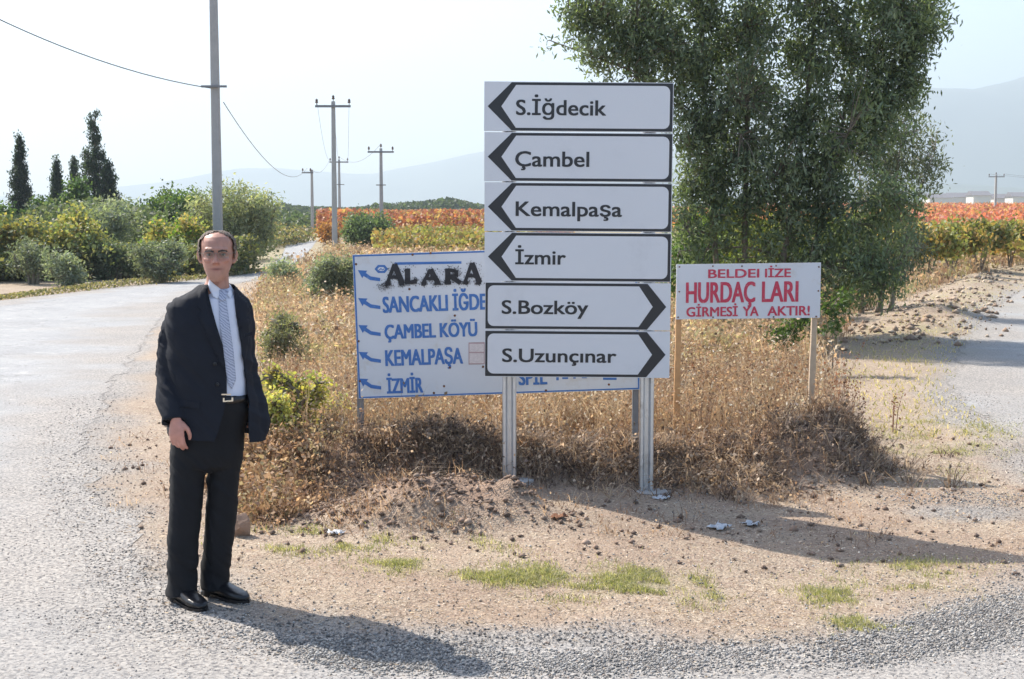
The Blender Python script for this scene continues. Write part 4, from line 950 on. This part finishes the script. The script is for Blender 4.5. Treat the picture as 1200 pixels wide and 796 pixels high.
rag('litter_scrap', 775, 577, (.06, .04, .03), 'small white scrap at the foot of the right steel post', 'litter', M['litter'], 5)
rag('litter_scrap', 1003, 523, (.05, .03, .04), 'white scrap at the right end of the soil ridge', 'litter', M['litter'], 6)
rag('dark_scrap', 654, 615, (.05, .035, .04), 'small dark leaf like scrap below the left steel post', 'litter', M['rust'], 7)
def rock(px, py, s, lab, mat, seed):
    gx, gy = gp(px, py); bm = bmesh.new(); bmesh.ops.create_icosphere(bm, subdivisions=3, radius=1)
    r_ = np.random.default_rng(seed); pl = [(Vector(r_.normal(0, 1, 3)).normalized(), .55 + .3 * r_.random()) for _ in range(14)]
    for v in bm.verts:
        for n_, d_ in pl:
            e = v.co.dot(n_) - d_
            if e > 0: v.co -= n_ * e
        v.co = Vector((v.co.x * s[0], v.co.y * s[1], v.co.z * s[2])) * (1 + r_.normal(0, .012))
    me = bpy.data.meshes.new('rock'); bm.to_mesh(me); bm.free(); o = link('rock', me, mat); o.location = (gx, gy, Hs(gx, gy) + s[2] * .45); return tag(o, lab, 'rock')
rock(283, 628, (.07, .06, .10), 'tan broken brick standing behind the leg of the man', M['brick'], 2)
M['darkrock'] = simple('dark_stone', (.10, .08, .07), .9, noise=.3, bump=.4)
rock(313, 612, (.06, .05, .035), 'dark stone lying right of the tan broken brick', M['darkrock'], 5)

# ------------------------------------------------------------------ the man
PS = 252.0; MD = 6.3; PX = at(245, 500, MD).x
def q(px, py, y=0.0):
    p = at(px, py, MD + y); return Vector((p.x - PX, y, p.z))
man = empty('person', (PX, MD, 0), 'man in a dark suit, pale shirt and tie, standing with arms down at the roadside', 'person')
man.location.z = max(Hs(PX, MD), 0) + .004
def skinmat():
    m, t, b = newmat('skin'); L = t.links.new
    tc = N(t, 'ShaderNodeTexCoord'); n = N(t, 'ShaderNodeTexNoise', Scale=22.0, Detail=4.0); L(tc.outputs['Object'], n.inputs['Vector'])
    a = N(t, 'ShaderNodeVertexColor', layer_name='tint'); mx = N(t, 'ShaderNodeMix', data_type='RGBA', blend_type='MULTIPLY'); mx.inputs[0].default_value = .3
    L(a.outputs[0], mx.inputs[6]); L(n.outputs['Color'], mx.inputs[7]); L(a.outputs[0], b.inputs['Base Color'])
    b.inputs['Roughness'].default_value = .48; b.inputs['Subsurface Weight'].default_value = .08; b.inputs['Subsurface Radius'].default_value = (.012, .004, .002)
    return m
M['skin'] = skinmat()
HC = q(253.5, 300); HC.y = 0.02        # head centre
HY = R(9)                              # turned slightly to the picture's right
def hd(x, y, z):                       # head local (z measured from the soles)
    c, s = math.cos(HY), math.sin(HY); return Vector((HC.x + x * c - y * s, HC.y + x * s + y * c, z))
hux = Vector((math.cos(HY), math.sin(HY), 0)); huy = Vector((-math.sin(HY), math.cos(HY), 0))
HR = [(1.503, .018, -.078, .016), (1.512, .029, -.066, .030), (1.53, .046, -.044, .060), (1.552, .0565, -.024, .081), (1.58, .065, -.009, .096), (1.61, .070, .002, .104), (1.64, .0755, .006, .106), (1.666, .0765, .008, .105),
      (1.688, .0735, .010, .100), (1.706, .065, .012, .089), (1.720, .051, .014, .070), (1.730, .030, .016, .042)]
a = Acc()
a.loft([(hd(0, cy, z), hux * hw, huy * dy, 2.15) for z, hw, cy, dy in HR], 28)
# face forms
a.tube([hd(0, -.096, 1.640), hd(0, -.106, 1.615), hd(0, -.118, 1.594)], [.007, .0085, .0125], 10)
a.tube([hd(-.012, -.106, 1.590), hd(.012, -.106, 1.590)], .0085, 8)
a.tube([hd(-.045, -.084, 1.650), hd(-.018, -.098, 1.650), hd(.018, -.098, 1.650), hd(.045, -.084, 1.650)], .0085, 8)
a.tube([hd(-.046, -.072, 1.602), hd(-.03, -.086, 1.598)], .014, 8); a.tube([hd(.046, -.072, 1.602), hd(.03, -.086, 1.598)], .014, 8)
a.tube([hd(-.020, -.088, 1.560), hd(0, -.097, 1.562), hd(.020, -.088, 1.560)], .0095, 8)
a.ball(hd(0, -.085, 1.518), (.020, .016, .014), 10, 7)
for s in (-1, 1):
    a.tube([hd(s * .074, .004, 1.645), hd(s * .084, .012, 1.640), hd(s * .088, .018, 1.622), hd(s * .083, .014, 1.600), hd(s * .074, .004, 1.588)], [.007, .008, .008, .007, .007], 8)
    a.tube([hd(s * .072, .006, 1.63), hd(s * .080, .012, 1.61)], .009, 8)
# neck, torso core, legs
a.loft([(hd(0, .030, 1.60), hux * .048, huy * .052), (hd(0, .028, 1.54), hux * .049, huy * .052), (hd(-.003, .035, 1.50), hux * .052, huy * .055), (Vector((HC.x - .02, .05, 1.45)), (.07, 0, 0), (0, .065, 0)), (Vector((.0, .05, 1.40)), (.13, 0, 0), (0, .075, 0)),
        (Vector((0, .05, 1.34)), (.14, 0, 0), (0, .085, 0)), (Vector((.01, .04, 1.15)), (.135, 0, 0), (0, .09, 0)), (Vector((.01, .04, .95)), (.13, 0, 0), (0, .09, 0)), (Vector((.0, .04, .80)), (.135, 0, 0), (0, .09, 0))], 22)
a.tube([q(221, 500, .0), q(219, 600, -.01), q(210.5, 692, -.005)], [.066, .046, .032], 12); a.tube([q(262, 500, .05), q(257, 600, .06), q(249, 688, .09)], [.066, .046, .032], 12)
# arms
a.tube([q(212, 372, .05), q(200, 440, .02), q(204.5, 490, -.105)], [.042, .036, .026], 12)
a.tube([q(280, 374, .10), q(289, 430, .13), q(299, 466, .15)], [.036, .034, .026], 12)
def hand(wr, dn, side, back, curl, s=1.0):
    """wr wrist, dn direction of the fingers, side direction of the thumb, back = back-of-hand normal"""
    dn, side, back = Vector(dn).normalized(), Vector(side).normalized(), Vector(back).normalized()
    P = lambda l, w_, t: wr + (dn * l + side * w_ + back * t) * s
    a.loft([(P(-.02, 0, 0), side * .026 * s, back * .021 * s), (P(.01, 0, 0), side * .028 * s, back * .019 * s), (P(.04, .002, .003), side * .038 * s, back * .017 * s), (P(.07, .0, .004), side * .041 * s, back * .015 * s), (P(.088, 0, .002), side * .036 * s, back * .011 * s)], 14)
    for w_, L_, r_ in ((.030, .068, .0092), (.010, .076, .0096), (-.010, .070, .0092), (-.028, .054, .0082)):
        p0 = P(.082, w_, .003); ang = 0; pts = [p0]; p = p0
        for seg, c_ in ((.45, curl * .7), (.32, curl * 1.1), (.25, curl * .9)):
            ang += c_ * (1 + .15 * (w_ < 0)); d = dn * math.cos(ang) - back * math.sin(ang) + side * w_ * 1.0; p = p + d * L_ * seg * s; pts.append(p.copy())
        a.tube(pts, [r_ * s * k for k in (1.05, 1.0, .92, .8)], 8)
    t0 = P(.018, .026, -.004); t1 = P(.045, .052, -.014); t2 = P(.070, .056, -.024); t3 = P(.090, .052, -.032)
    a.tube([t0, t1, t2, t3], [.015 * s, .0115 * s, .0105 * s, .0085 * s], 8)
hand(q(206, 493, -.125), (.06, -.05, -1), (1, -.25, .0), (-.15, -1, .1), .42, .98)
hand(q(300, 470, .15), (.0, .1, -1), (-1, -.1, 0), (.5, .8, 0), .3, .9)
me = remesh(a, 'body', .0046, 2, .5)
n = len(me.vertices); v = np.zeros(n * 3, np.float32); me.vertices.foreach_get('co', v); v = v.reshape(-1, 3)
rel = v - np.array(HC); c, s = math.cos(HY), math.sin(HY); lx = rel[:, 0] * c + rel[:, 1] * s; ly = -rel[:, 0] * s + rel[:, 1] * c; lz = v[:, 2]
SK = np.array([.41, .21, .155]); colr = np.tile(SK, (n, 1))
def blot(cx, cz, rx, rz, tgt, amt):
    k = np.exp(-(((lx - cx) / rx) ** 2 + ((lz - cz) / rz) ** 2)) * (ly < -.03) * amt; global colr
    colr = colr * (1 - k[:, None]) + np.array(tgt) * k[:, None]
blot(0, 1.5605, .024, .0058, (.27, .06, .055), 1.0); blot(0, 1.5605, .024, .0022, (.07, .02, .02), 1.0)          # lips
for s_ in (-1, 1):
    blot(s_ * .031, 1.627, .022, .010, (.13, .07, .06), .85); blot(s_ * .04, 1.595, .025, .02, (.47, .20, .15), .5); blot(s_ * .010, 1.587, .006, .004, (.16, .07, .05), .8)  # eye recess shade painted dark into the skin; ruddy cheeks; dark nostrils
blot(0, 1.53, .05, .035, (.33, .20, .16), .35); blot(0, 1.59, .016, .012, (.5, .2, .15), .5)
hk = (v[:, 2] < .9)[:, None]; colr = np.where(hk, np.array([.50, .24, .19]), colr)
colr = colr * (.82 + .36 * fbm(v[:, 0] * 1 + v[:, 1], v[:, 2], .018, 3, 4))[:, None]
ca = me.color_attributes.new('tint', 'FLOAT_COLOR', 'POINT'); cc = np.ones((n, 4), np.float32); cc[:, :3] = np.clip(colr, 0, 1); ca.data.foreach_set('color', cc.ravel())
link('body', me, M['skin'], man)
# hair: shell over sides and back
a = Acc(); a.loft([(hd(0, cy + .006, z + .004), hux * (hw + (.011 if z < 1.69 else .0045)), huy * (dy + (.008 if z < 1.7 else .005)), 2.15) for z, hw, cy, dy in HR[3:]], 36)
me = remesh(a, 'hair', .005, 1); bm = bmesh.new(); bm.from_mesh(me); dl = []
for f in bm.faces:
    p = f.calc_center_median(); rx = p.x - HC.x; ry = p.y - HC.y; X_ = rx * c + ry * s; Y_ = -rx * s + ry * c; Z_ = p.z
    wob = .012 * (float(fbm(np.array([X_ * 1.0]), np.array([Z_]), .006, 2, 3)[0]) - .5) + .006 * math.sin(X_ * 160 + Z_ * 90)
    keep = Y_ > (-.038 + .35 * max(0, 1.66 - Z_) + wob) and Z_ > 1.585 - .35 * max(Y_, 0) + .02 * (Y_ < .02)
    if Z_ > 1.703: keep = Y_ > (-.05 + abs(X_) * .2 + wob) and (abs(X_) > .012 or Y_ > -.03)
    if Z_ > 1.69 and abs(X_) < .05 and Y_ < -.045: keep = False
    if not keep: dl.append(f)
bmesh.ops.delete(bm, geom=dl, context='FACES'); r_ = np.random.default_rng(1)
for vv in bm.verts: vv.co += Vector(r_.normal(0, .0013, 3))
bm.to_mesh(me); bm.free(); link('hair', me, M['hair'], man)
# eyes, brows, glasses
M['eyewhite'] = simple('shaded_eye_white', (.20, .17, .16), .4); M['iris'] = simple('dark_iris', (.03, .02, .015), .2); M['brow'] = simple('eyebrow_hair', (.05, .035, .028), .8)  # eye white coloured dark to carry the shade of the recessed eyes
for s_ in (-1, 1):
    a = Acc(); a.ball(hd(s_ * .031, -.086, 1.627), (.0125, .012, .0062)); e = a.obj('eye', M['eyewhite'], man, True)
    a = Acc(); a.ball(hd(s_ * .031 + .001, -.0965, 1.6268), (.0052, .003, .0052)); a.obj('iris', M['iris'], e, True)
    a = Acc(); a.tube([hd(s_ * .013, -.1085, 1.641), hd(s_ * .03, -.104, 1.6455), hd(s_ * .049, -.088, 1.642)], [.0040, .0044, .003], 6, flat=.6); a.obj('eyebrow', M['brow'], man, True)
gl_ = Acc().obj('glasses', None, man)
gm_, t_, b_ = newmat('tinted_lens'); tr = N(t_, 'ShaderNodeBsdfTransparent'); tr.inputs[0].default_value = (.86, .84, .84, 1); gs = N(t_, 'ShaderNodeBsdfGlossy'); gs.inputs['Roughness'].default_value = .05; mxs = N(t_, 'ShaderNodeMixShader'); mxs.inputs[0].default_value = .05
t_.links.new(tr.outputs[0], mxs.inputs[1]); t_.links.new(gs.outputs[0], mxs.inputs[2]); t_.links.new(mxs.outputs[0], t_.nodes['Material Output'].inputs[0])
bpy.data.objects.remove(gl_)
gl_ = bpy.data.objects.new('glasses', None); COL.objects.link(gl_); gl_.parent = man
for s_ in (-1, 1):
    rim = [hd(s_ * (.033 + .023 * math.copysign(abs(math.cos(t)) ** .7, math.cos(t))), -.110 + .25 * (abs(.033 + .023 * math.cos(t)) ** 2) * 8, 1.626 + .0145 * math.copysign(abs(math.sin(t)) ** .7, math.sin(t))) for t in [2 * math.pi * i / 20 for i in range(21)]]
    a = Acc(); a.tube(rim, .0010, 5, round_ends=False); a.obj('rim', M['glassrim'], gl_)
    a = Acc(); a.add(rim[:20], [tuple(range(20))]); a.obj('lens', gm_, gl_)
    a = Acc(); a.tube([hd(s_ * .056, -.103, 1.632), hd(s_ * .075, -.06, 1.634), hd(s_ * .081, .005, 1.636)], .0010, 5); a.obj('temple', M['glassrim'], gl_)
a = Acc(); a.tube([hd(-.011, -.111, 1.630), hd(0, -.114, 1.633), hd(.011, -.111, 1.630)], .0010, 5); a.obj('bridge', M['glassrim'], gl_)
# shirt
TY = R(20)
def ring(px, py, hw, d, y=.05, pw=2.3, yaw=TY):
    """horizontal ring whose seen half width is hw picture units"""
    c_, s_ = math.cos(yaw), math.sin(yaw); return (q(px, py, y), Vector((c_, s_, 0)) * (hw / PS) , Vector((-s_, c_, 0)) * d, pw)
a = Acc(); a.loft([(q(255, 338, .05), Vector((.061, 0, 0)), Vector((0, .068, .024))), (q(255, 344, .05), Vector((.078, 0, 0)), Vector((0, .078, .020))), ring(254, 350, 30, .085), ring(252, 362, 38, .10), ring(252, 385, 38, .115), ring(253, 410, 37, .118), ring(253, 440, 36, .118), ring(254, 466, 36, .118), ring(254, 480, 36, .116)], 30)
shirt = remesh(a, 'shirt', .006, 3)
link('shirt', shirt, M['shirt'], man)
def bvh_of(me): return BVHTree.FromPolygons([v.co.copy() for v in me.vertices], [tuple(p.vertices) for p in me.polygons])
def drape(name, poly, bvh, off, mat, parent, thick=.003, step=1.1, smooth=True):
    """cloth piece with the given outline laid on a surface seen from the front"""
    xs_ = [p[0] for p in poly]; ys_ = [p[1] for p in poly]
    bm = bmesh.new(); f = bm.faces.new([bm.verts.new((p[0], 0, -p[1])) for p in poly])
    for ax, lo, hi in ((0, min(xs_), max(xs_)), (2, -max(ys_), -min(ys_))):
        t = lo + step
        while t < hi:
            co_ = Vector((0, 0, 0)); co_[ax] = t; no = Vector((0, 0, 0)); no[ax] = 1
            bmesh.ops.bisect_plane(bm, geom=bm.verts[:] + bm.edges[:] + bm.faces[:], plane_co=co_, plane_no=no); t += step * 2
    bmesh.ops.triangulate(bm, faces=bm.faces)
    last = -.1; miss = []
    for v in bm.verts:
        p = q(v.co.x, -v.co.z, -.09); h = bvh.ray_cast(Vector((p.x, -1, p.z)), Vector((0, 1, 0)))
        if h[0] is not None and h[0].y < .08: last = h[0].y
        else: miss.append(v)
        v.co = Vector((p.x, last - off, p.z))
    if len(miss) < len(bm.verts) - 3: bmesh.ops.delete(bm, geom=miss, context='VERTS')
    bmesh.ops.recalc_face_normals(bm, faces=bm.faces)
    for f in bm.faces:
        if f.normal.y > 0: f.normal_flip()
    me = bpy.data.meshes.new(name); bm.to_mesh(me); bm.free(); o = link(name, me, mat, parent)
    m = o.modifiers.new('s', 'SOLIDIFY'); m.thickness = thick; m.offset = -1; bake(o)
    if smooth: shade_smooth(o.data)
    return o
bs_ = bvh_of(shirt)
_bm = bmesh.new(); _bm.from_mesh(shirt); _bm.from_mesh([o for o in man.children if o.name.startswith('body')][0].data); _t = bpy.data.meshes.new('t'); _bm.to_mesh(_t); _bm.free(); bcol = bvh_of(_t); bpy.data.meshes.remove(_t)
M['tie'] = None
m, t, b = newmat('patterned_tie'); tc = N(t, 'ShaderNodeTexCoord'); mp = N(t, 'ShaderNodeMapping'); mp.inputs['Rotation'].default_value = (0, R(52), 0); t.links.new(tc.outputs['Object'], mp.inputs[0])
wv = N(t, 'ShaderNodeTexWave', Scale=30.0, Distortion=7.0, Detail=2.0); t.links.new(mp.outputs[0], wv.inputs['Vector']); cr = N(t, 'ShaderNodeValToRGB'); t.links.new(wv.outputs['Fac'], cr.inputs[0])
cr.color_ramp.elements[0].color = (.30, .34, .46, 1); cr.color_ramp.elements[1].color = (.46, .50, .62, 1); e = cr.color_ramp.elements.new(.12); e.color = (.12, .13, .2, 1); e = cr.color_ramp.elements.new(.2); e.color = (.33, .37, .50, 1)
t.links.new(cr.outputs[0], b.inputs['Base Color']); b.inputs['Roughness'].default_value = .55; M['tie'] = m
tie = drape('tie', [(253.5, 352), (261.5, 352), (266.5, 382), (271, 415), (273.5, 448), (269.5, 459), (264.5, 450), (260, 415), (256, 382)], bs_, .007, M['tie'], man, .004)
drape('knot', [(253, 342.5), (256, 341), (260.5, 341), (263, 343), (261.8, 353), (257.5, 355), (254.2, 353)], bcol, .015, M['tie'], tie, .006)
M['collar'] = simple('shirt_collar', (.70, .73, .82), .8)
drape('collar', [(239, 336), (240, 330), (248, 336), (256, 342.5), (252.5, 352), (246, 349), (241, 341)], bcol, .010, M['collar'], man, .003)
drape('collar', [(266.5, 330.5), (268.5, 336), (268.5, 345), (265.5, 352), (261, 347), (258.5, 342.5), (263, 339)], bcol, .010, M['collar'], man, .003)
# trousers
a = Acc()
a.loft([ring(254, 462, 36.5, .122, .045), ring(252, 480, 39, .126, .045), ring(246, 505, 41, .13, .045), ring(243, 530, 42.5, .125, .04), ring(241.5, 546, 41, .11, .035), ring(241.5, 553, 30, .07, .035)], 30)
a.loft([ring(222, 520, 21, .10, .02), ring(219.8, 552, 20.5, .095, .01), ring(218.3, 590, 18.8, .085, .0), ring(215.8, 620, 18.3, .08, -.005), ring(213.6, 650, 17.8, .076, -.015), ring(213, 680, 17.2, .074, -.02), ring(212.5, 690, 17.4, .078, -.025), ring(212, 698, 18.2, .084, -.03)], 24)
a.loft([ring(262, 520, 20, .10, .07), ring(262.3, 552, 18.7, .095, .07), ring(260.3, 590, 18.2, .085, .07), ring(258, 620, 18, .08, .07), ring(254.5, 650, 18, .076, .075), ring(252, 672, 16.5, .078, .08), ring(251.5, 684, 16.5, .082, .078), ring(251.5, 689, 17, .086, .076)], 24)
tro = remesh(a, 'trousers', .006, 5)
def wrinkle(me, amp, zf, seed=0):
    n = len(me.vertices); v = np.zeros(n * 3, np.float32); me.vertices.foreach_get('co', v); v = v.reshape(-1, 3); nn = np.zeros(n * 3, np.float32); me.vertices.foreach_get('normal', nn); nn = nn.reshape(-1, 3)
    th = np.arctan2(v[:, 1], v[:, 0]) * .12
    d = (fbm(v[:, 0] * 1.2 + v[:, 2] * .6 + 5, v[:, 2] * 2.2 + th + v[:, 0] + 9, .09, 3, seed) - .5) * 2
    v += nn * (d * amp * zf(v))[:, None]; me.vertices.foreach_set('co', v.ravel()); me.update()
wrinkle(tro, .008, lambda v: .7 + 1.1 * np.exp(-((v[:, 2] - .12) / .12) ** 2) + .8 * np.exp(-((v[:, 2] - .62) / .1) ** 2), 3)
link('trousers', tro, M['trouser'], man)
a = Acc(); a.loft([ring(254, 463.5, 38.5, .128, .045), ring(254, 471, 38.8, .129, .045)], 40); belt = a.obj('belt', M['shoe'], man, True)
bb_ = bvh_of(belt.data); buck = []
for (x0, x1, y0, y1) in ((260.5, 271.5, 462.3, 463.9), (260.5, 271.5, 471.3, 472.9), (260.5, 262.3, 463.9, 471.3), (269.7, 271.5, 463.9, 471.3)):
    drape('buckle', [(x0, y0), (x1, y0), (x1, y1), (x0, y1)], bb_, .006, M['buckle'], belt, .004, step=3, smooth=False)
# jacket
a = Acc()
a.loft([ring(253, 334, 19, .075, .06), ring(252, 341, 26, .088, .055), ring(248, 350, 41, .105, .055), ring(245.5, 360, 49, .118, .055), ring(245, 380, 50, .135, .05), ring(246, 410, 49, .14, .05), ring(247, 440, 48, .138, .05),
        ring(250, 465, 51, .14, .05), ring(253, 490, 55, .145, .05), ring(254, 512, 57, .148, .05), ring(254, 530, 58, .15, .05)], 40)
a.tube([q(211, 360, .04), q(205.5, 380, .045), q(201, 411, .035), q(199, 441, .015), q(200, 471, -.045), q(203, 484, -.085), q(204, 496, -.11)], [.054, .060, .061, .064, .061, .058, .057], 18, round_ends=False)
a.tube([q(282, 360, .09), q(284, 380, .11), q(284.5, 411, .125), q(288, 441, .13), q(297, 470, .12), q(303, 500, .10)], [.055, .060, .060, .060, .060, .058], 18)
jk = remesh(a, 'jacket', .0065, 4)
wrinkle(jk, .010, lambda v: .55 + .7 * np.exp(-((v[:, 2] - 1.08) / .15) ** 2) + .6 * (v[:, 0] < -.13), 8)
bm = bmesh.new(); bm.from_mesh(jk)
Lp = [(234, 322), (238, 333), (249, 372), (259.5, 405), (263.5, 440), (264.5, 462), (263, 480), (256, 508), (245, 534)]
Rp = [(270, 322), (268.5, 338), (273, 370), (279, 405), (282.5, 440), (285, 458), (288, 475), (288.5, 505), (290, 534)]
def cut(p0, p1):
    a_, b_ = q(*p0, -.09), q(*p1, -.09); d = b_ - a_; no = Vector((d.z, 0, -d.x)).normalized()
    zlo, zhi = min(a_.z, b_.z) - .002, max(a_.z, b_.z) + .002
    fs = [f for f in bm.faces if f.calc_center_median().y < .06 and zlo - .01 < f.calc_center_median().z < zhi + .01]
    g = list({v for f in fs for v in f.verts}) + list({e for f in fs for e in f.edges}) + fs
    bmesh.ops.bisect_plane(bm, geom=g, plane_co=a_, plane_no=no)
for P_ in (Lp, Rp):
    for i in range(len(P_) - 1): cut(P_[i], P_[i + 1])
zh = q(0, 514).z
bmesh.ops.bisect_plane(bm, geom=bm.verts[:] + bm.edges[:] + bm.faces[:], plane_co=(0, 0, zh), plane_no=(.10, 0, 1))
zc = q(0, 497).z
def xat(P_, z_):
    w_ = [q(*p, -.09) for p in P_][::-1]; return float(np.interp(z_, [k.z for k in w_], [k.x for k in w_]))
dl = []
for f in bm.faces:
    p = f.calc_center_median(); px = p.x
    if p.y < .06 and xat(Lp, p.z) < px < xat(Rp, p.z) : dl.append(f)
    elif p.z + .10 * p.x < zh: dl.append(f)
    elif p.z > q(0, 338).z and (p - Vector((HC.x, .06, p.z))).length < .062: dl.append(f)
    elif px < q(222, 488).x and p.z < q(0, 488).z and p.y < -.03 and f.normal.z < -.75: dl.append(f)
bmesh.ops.delete(bm, geom=dl, context='FACES'); bm.to_mesh(jk); bm.free()
jo = link('jacket', jk, M['suit'], man); bj = bvh_of(jk)
m = jo.modifiers.new('s', 'SOLIDIFY'); m.thickness = .006; m.offset = -1; bake(jo); shade_smooth(jo.data)
drape('lapel', [(236.5, 331), (238.5, 334), (249, 372), (259.5, 405), (263, 436), (258, 428), (248, 408), (239, 385), (231.5, 371), (235.5, 366), (229.5, 361), (231, 345)], bj, .006, M['suit'], jo, .004)
drape('lapel', [(268.5, 337), (273, 370), (279, 405), (282.5, 436), (284, 420), (286.5, 395), (287.5, 378), (283.5, 374), (286.5, 368), (280, 350)], bj, .006, M['suit'], jo, .004)
for (bx_, by_) in ((255.5, 428), (258, 452)):
    p_ = q(bx_ - 4, by_, -.09); h_ = bj.ray_cast(Vector((p_.x, -1, p_.z)), Vector((0, 1, 0)))[0]
    if h_:
        a = Acc(); a.tube([h_ + Vector((0, -.001, 0)), h_ + Vector((0, -.006, 0))], .009, 12, round_ends=False); a.obj('button', M['shoe'], jo, True)
drape('breast_pocket', [(272.5, 0)] if False else [(287.5, 392), (296, 390), (296, 394), (287.5, 396)], bj, .004, M['suit'], jo, .003)
drape('pocket_flap', [(212, 470), (236, 472), (236, 480), (212, 478)], bj, .004, M['suit'], jo, .003)
# shoes
def shoe(heel, dirx, diry):
    heel = Vector((heel.x, heel.y, 0.0))
    return _shoe(heel, dirx, diry)
def _shoe(heel, dirx, diry):
    """heel point on the ground (local), direction of the toe"""
    d = Vector((dirx, diry, 0)).normalized(); s_ = Vector((-d.y, d.x, 0)); up = Vector((0, 0, 1))
    P = lambda l, z, w_=0: heel + d * l + up * z + s_ * w_
    a = Acc(); prof = [(-.012, .045, .018, .030), (.0, .048, .032, .045), (.04, .052, .036, .050), (.08, .050, .036, .046), (.12, .044, .040, .038), (.17, .036, .046, .030), (.22, .030, .047, .025), (.26, .026, .040, .020), (.285, .022, .026, .015), (.294, .020, .010, .009)]
    a.loft([(P(l, zc_), s_ * hw, up * hz, 2.4) for l, zc_, hw, hz in prof], 20)
    a.tube([P(.03, .06), P(.03, .115)], [.040, .038], 14)
    me = remesh(a, 'shoe', .005, 2); sh = link('shoe', me, M['shoe'], man)
    so_ = Acc(); out = [(-.012, .016), (.0, .031), (.05, .036), (.09, .033), (.14, .041), (.19, .048), (.23, .047), (.265, .038), (.288, .024), (.298, .008)]
    pts = [(l, w_) for l, w_ in out] + [(l, -w_) for l, w_ in reversed(out)]
    n = len(pts); so_.add([P(l, .000, w_) for l, w_ in pts] + [P(l, .013, w_) for l, w_ in pts], [tuple(range(n))[::-1], tuple(range(n, 2 * n))] + [(i, (i + 1) % n, n + (i + 1) % n, n + i) for i in range(n)])
    so_.obj('sole', M['shoe'], sh)
shoe(q(203, 700, .035), .66, -.75)
shoe(q(241, 700, .125), .80, -.60)
M['sock'] = simple('black_sock', (.01, .01, .012), .9)
for (p_, q_) in ((q(212, 668, -.02), q(209, 702, .0)), (q(252, 660, .08), q(248, 700, .10))):
    a = Acc(); a.tube([p_, q_], [.047, .043], 14); a.obj('sock', M['sock'], man, True)

# ------------------------------------------------------------------ haze
m = bpy.data.materials.new('haze_air'); m.use_nodes = True; t = m.node_tree
for n_ in list(t.nodes):
    if n_.type != 'OUTPUT_MATERIAL': t.nodes.remove(n_)
vp = N(t, 'ShaderNodeVolumePrincipled'); vp.inputs['Color'].default_value = (.74, .88, 1.0, 1); vp.inputs['Density'].default_value = 0.00036; vp.inputs['Anisotropy'].default_value = 0.25
t.links.new(vp.outputs[0], t.nodes['Material Output'].inputs['Volume'])
a = Acc(); a.box(-5200, 5200, -300, 7200, -6, 760)
tag(a.obj('haze', m), 'pale summer haze over the whole plain', 'haze', kind='stuff')
